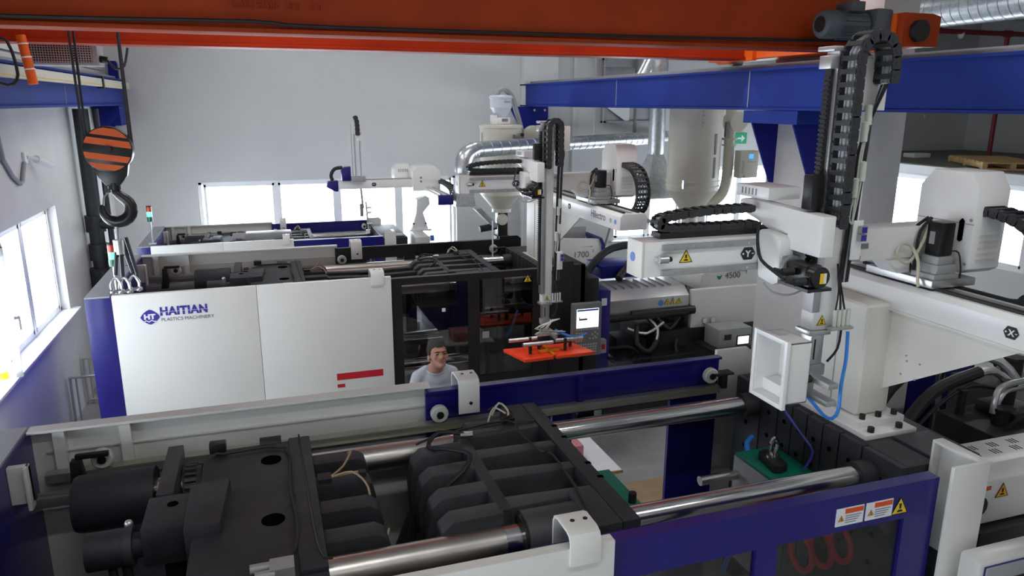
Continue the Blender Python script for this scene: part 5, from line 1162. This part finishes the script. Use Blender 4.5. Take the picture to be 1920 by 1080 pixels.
for s in (-1, 1):
    capsule(bm_, (s*.18,.02,1.345), (s*.235,.03,1.10), .055, .044)
    capsule(bm_, (s*.235,.03,1.10), (s*.215,-.12,.88), .042, .030)
    bm_.ball((s*.21,-.155,.835), .042, 14, 10, (.5,.9,1.1))
    for k in range(4):
        x = s*(.195+.012*k) ; capsule(bm_, (x,-.175+.012*abs(k-1.5),.815), (x,-.195+.012*abs(k-1.5),.755-.008*(k in (1,2))), .0095, .008)
    capsule(bm_, (s*.185,-.165,.85), (s*.165,-.195,.805), .010, .0085)
    capsule(bm_, (s*.09,.02,.92), (s*.105,.0,.50), .085, .058); capsule(bm_, (s*.105,.0,.50), (s*.11,.03,.10), .055, .038)
    bm_.ball((s*.115,-.04,.045), .05, 14, 10, (.85,2.3,.85))
for z, rx, ry in ((1.31,.17,.105),(1.20,.165,.115),(1.08,.155,.115),(.95,.16,.12)): bm_.ball((0,.02,z), 1.0, 20, 12, (rx,ry,.13))
bm_.v = [body_tf(p) for p in bm_.v]
body = remeshed('body', bm_, 'skin', .0085, man, MO, 3)
sh = MB()
for z, rx, ry in ((1.305,.182,.118),(1.22,.185,.13),(1.10,.175,.13),(.98,.175,.135)): sh.ball((0,.02,z), 1.0, 24, 14, (rx,ry,.135))
capsule(sh, (-.16,.02,1.352), (.16,.02,1.352), .072, .072)
for s in (-1, 1): capsule(sh, (s*.085,.035,1.415), (s*.165,.025,1.365), .047, .062)
for s in (-1, 1): capsule(sh, (s*.172,.02,1.35), (s*.222,.028,1.17), .074, .072)
sh.v = [body_tf(p) for p in sh.v]
shirt = remeshed('t_shirt', sh, 'shirt', .012, man, MO, 4)
cl = MB().tube([body_tf((.088*math.cos(g), .0+.082*math.sin(g), 1.422+.030*math.sin(g))) for g in [2*math.pi*k/24 for k in range(25)]], .009, 8, 0)
part('collar', cl, 'shirt', shirt)
tr = MB()
for s in (-1, 1):
    capsule(tr, (s*.09,.02,.92), (s*.105,.0,.50), .10, .075); capsule(tr, (s*.105,.0,.50), (s*.11,.03,.11), .073, .06)
tr.ball((0,.02,.93), 1.0, 20, 12, (.175,.135,.12)); tr.v = [body_tf(p) for p in tr.v]
remeshed('trousers', tr, 'trouser', .014, man, MO, 3)
for s in (-1, 1):
    so_ = MB().ball((s*.115,-.04,.045), .062, 14, 10, (.85,2.2,.8)); so_.v = [body_tf(p) for p in so_.v]
    for p in so_.v: p.z = max(p.z, 0)
    part('shoe', so_, 'black_paint', man)
# hair: a cap over the skull cut off at the forehead and the ears
hr = MB().ball((0,.014,.104), .1005, 56, 44, (.825,1.0,1.06))
def hair_ok(p):
    f = min(1, max(0, (p.y+.10)/.16)); f = f*f*(3-2*f)          # 0 at the forehead, 1 behind the ears
    side = max(0, 1-abs(abs(p.x)-.078)/.02)*max(0, 1-abs(p.y+.025)/.03)   # sideburns
    return p.z > .147 - .012*math.cos(p.x*40) - .135*f - .03*side
keep = [q for q in hr.f if all(hair_ok(hr.v[i]) for i in q)]
hr.f = keep; hr.v = [body_tf(head_tf(p)) for p in hr.v]
ho = part('hair', hr, 'hair', man)
so2 = ho.modifiers.new('t', 'SOLIDIFY'); so2.thickness = .007; so2.offset = 0
for s in (-1, 1):
    e = MB().ball((s*.034,-.093,.072), .009, 10, 8, (1.5,.6,.7)); e.v = [body_tf(head_tf(p)) for p in e.v]; part('eye', e, 'eye', man)
    b = MB().tube([(s*.014,-.106,.090),(s*.034,-.104,.094),(s*.054,-.089,.089)], .0035, 6); b.v = [body_tf(head_tf(p)) for p in b.v]; part('eyebrow', b, 'hair', man)
mth = MB().tube([(-.026,-.090,.008),(-.012,-.0985,.012),(0,-.1,.010),(.012,-.0985,.012),(.026,-.090,.008)], .004, 6); mth.v = [body_tf(head_tf(p)) for p in mth.v]; part('mouth', mth, 'lip', man)
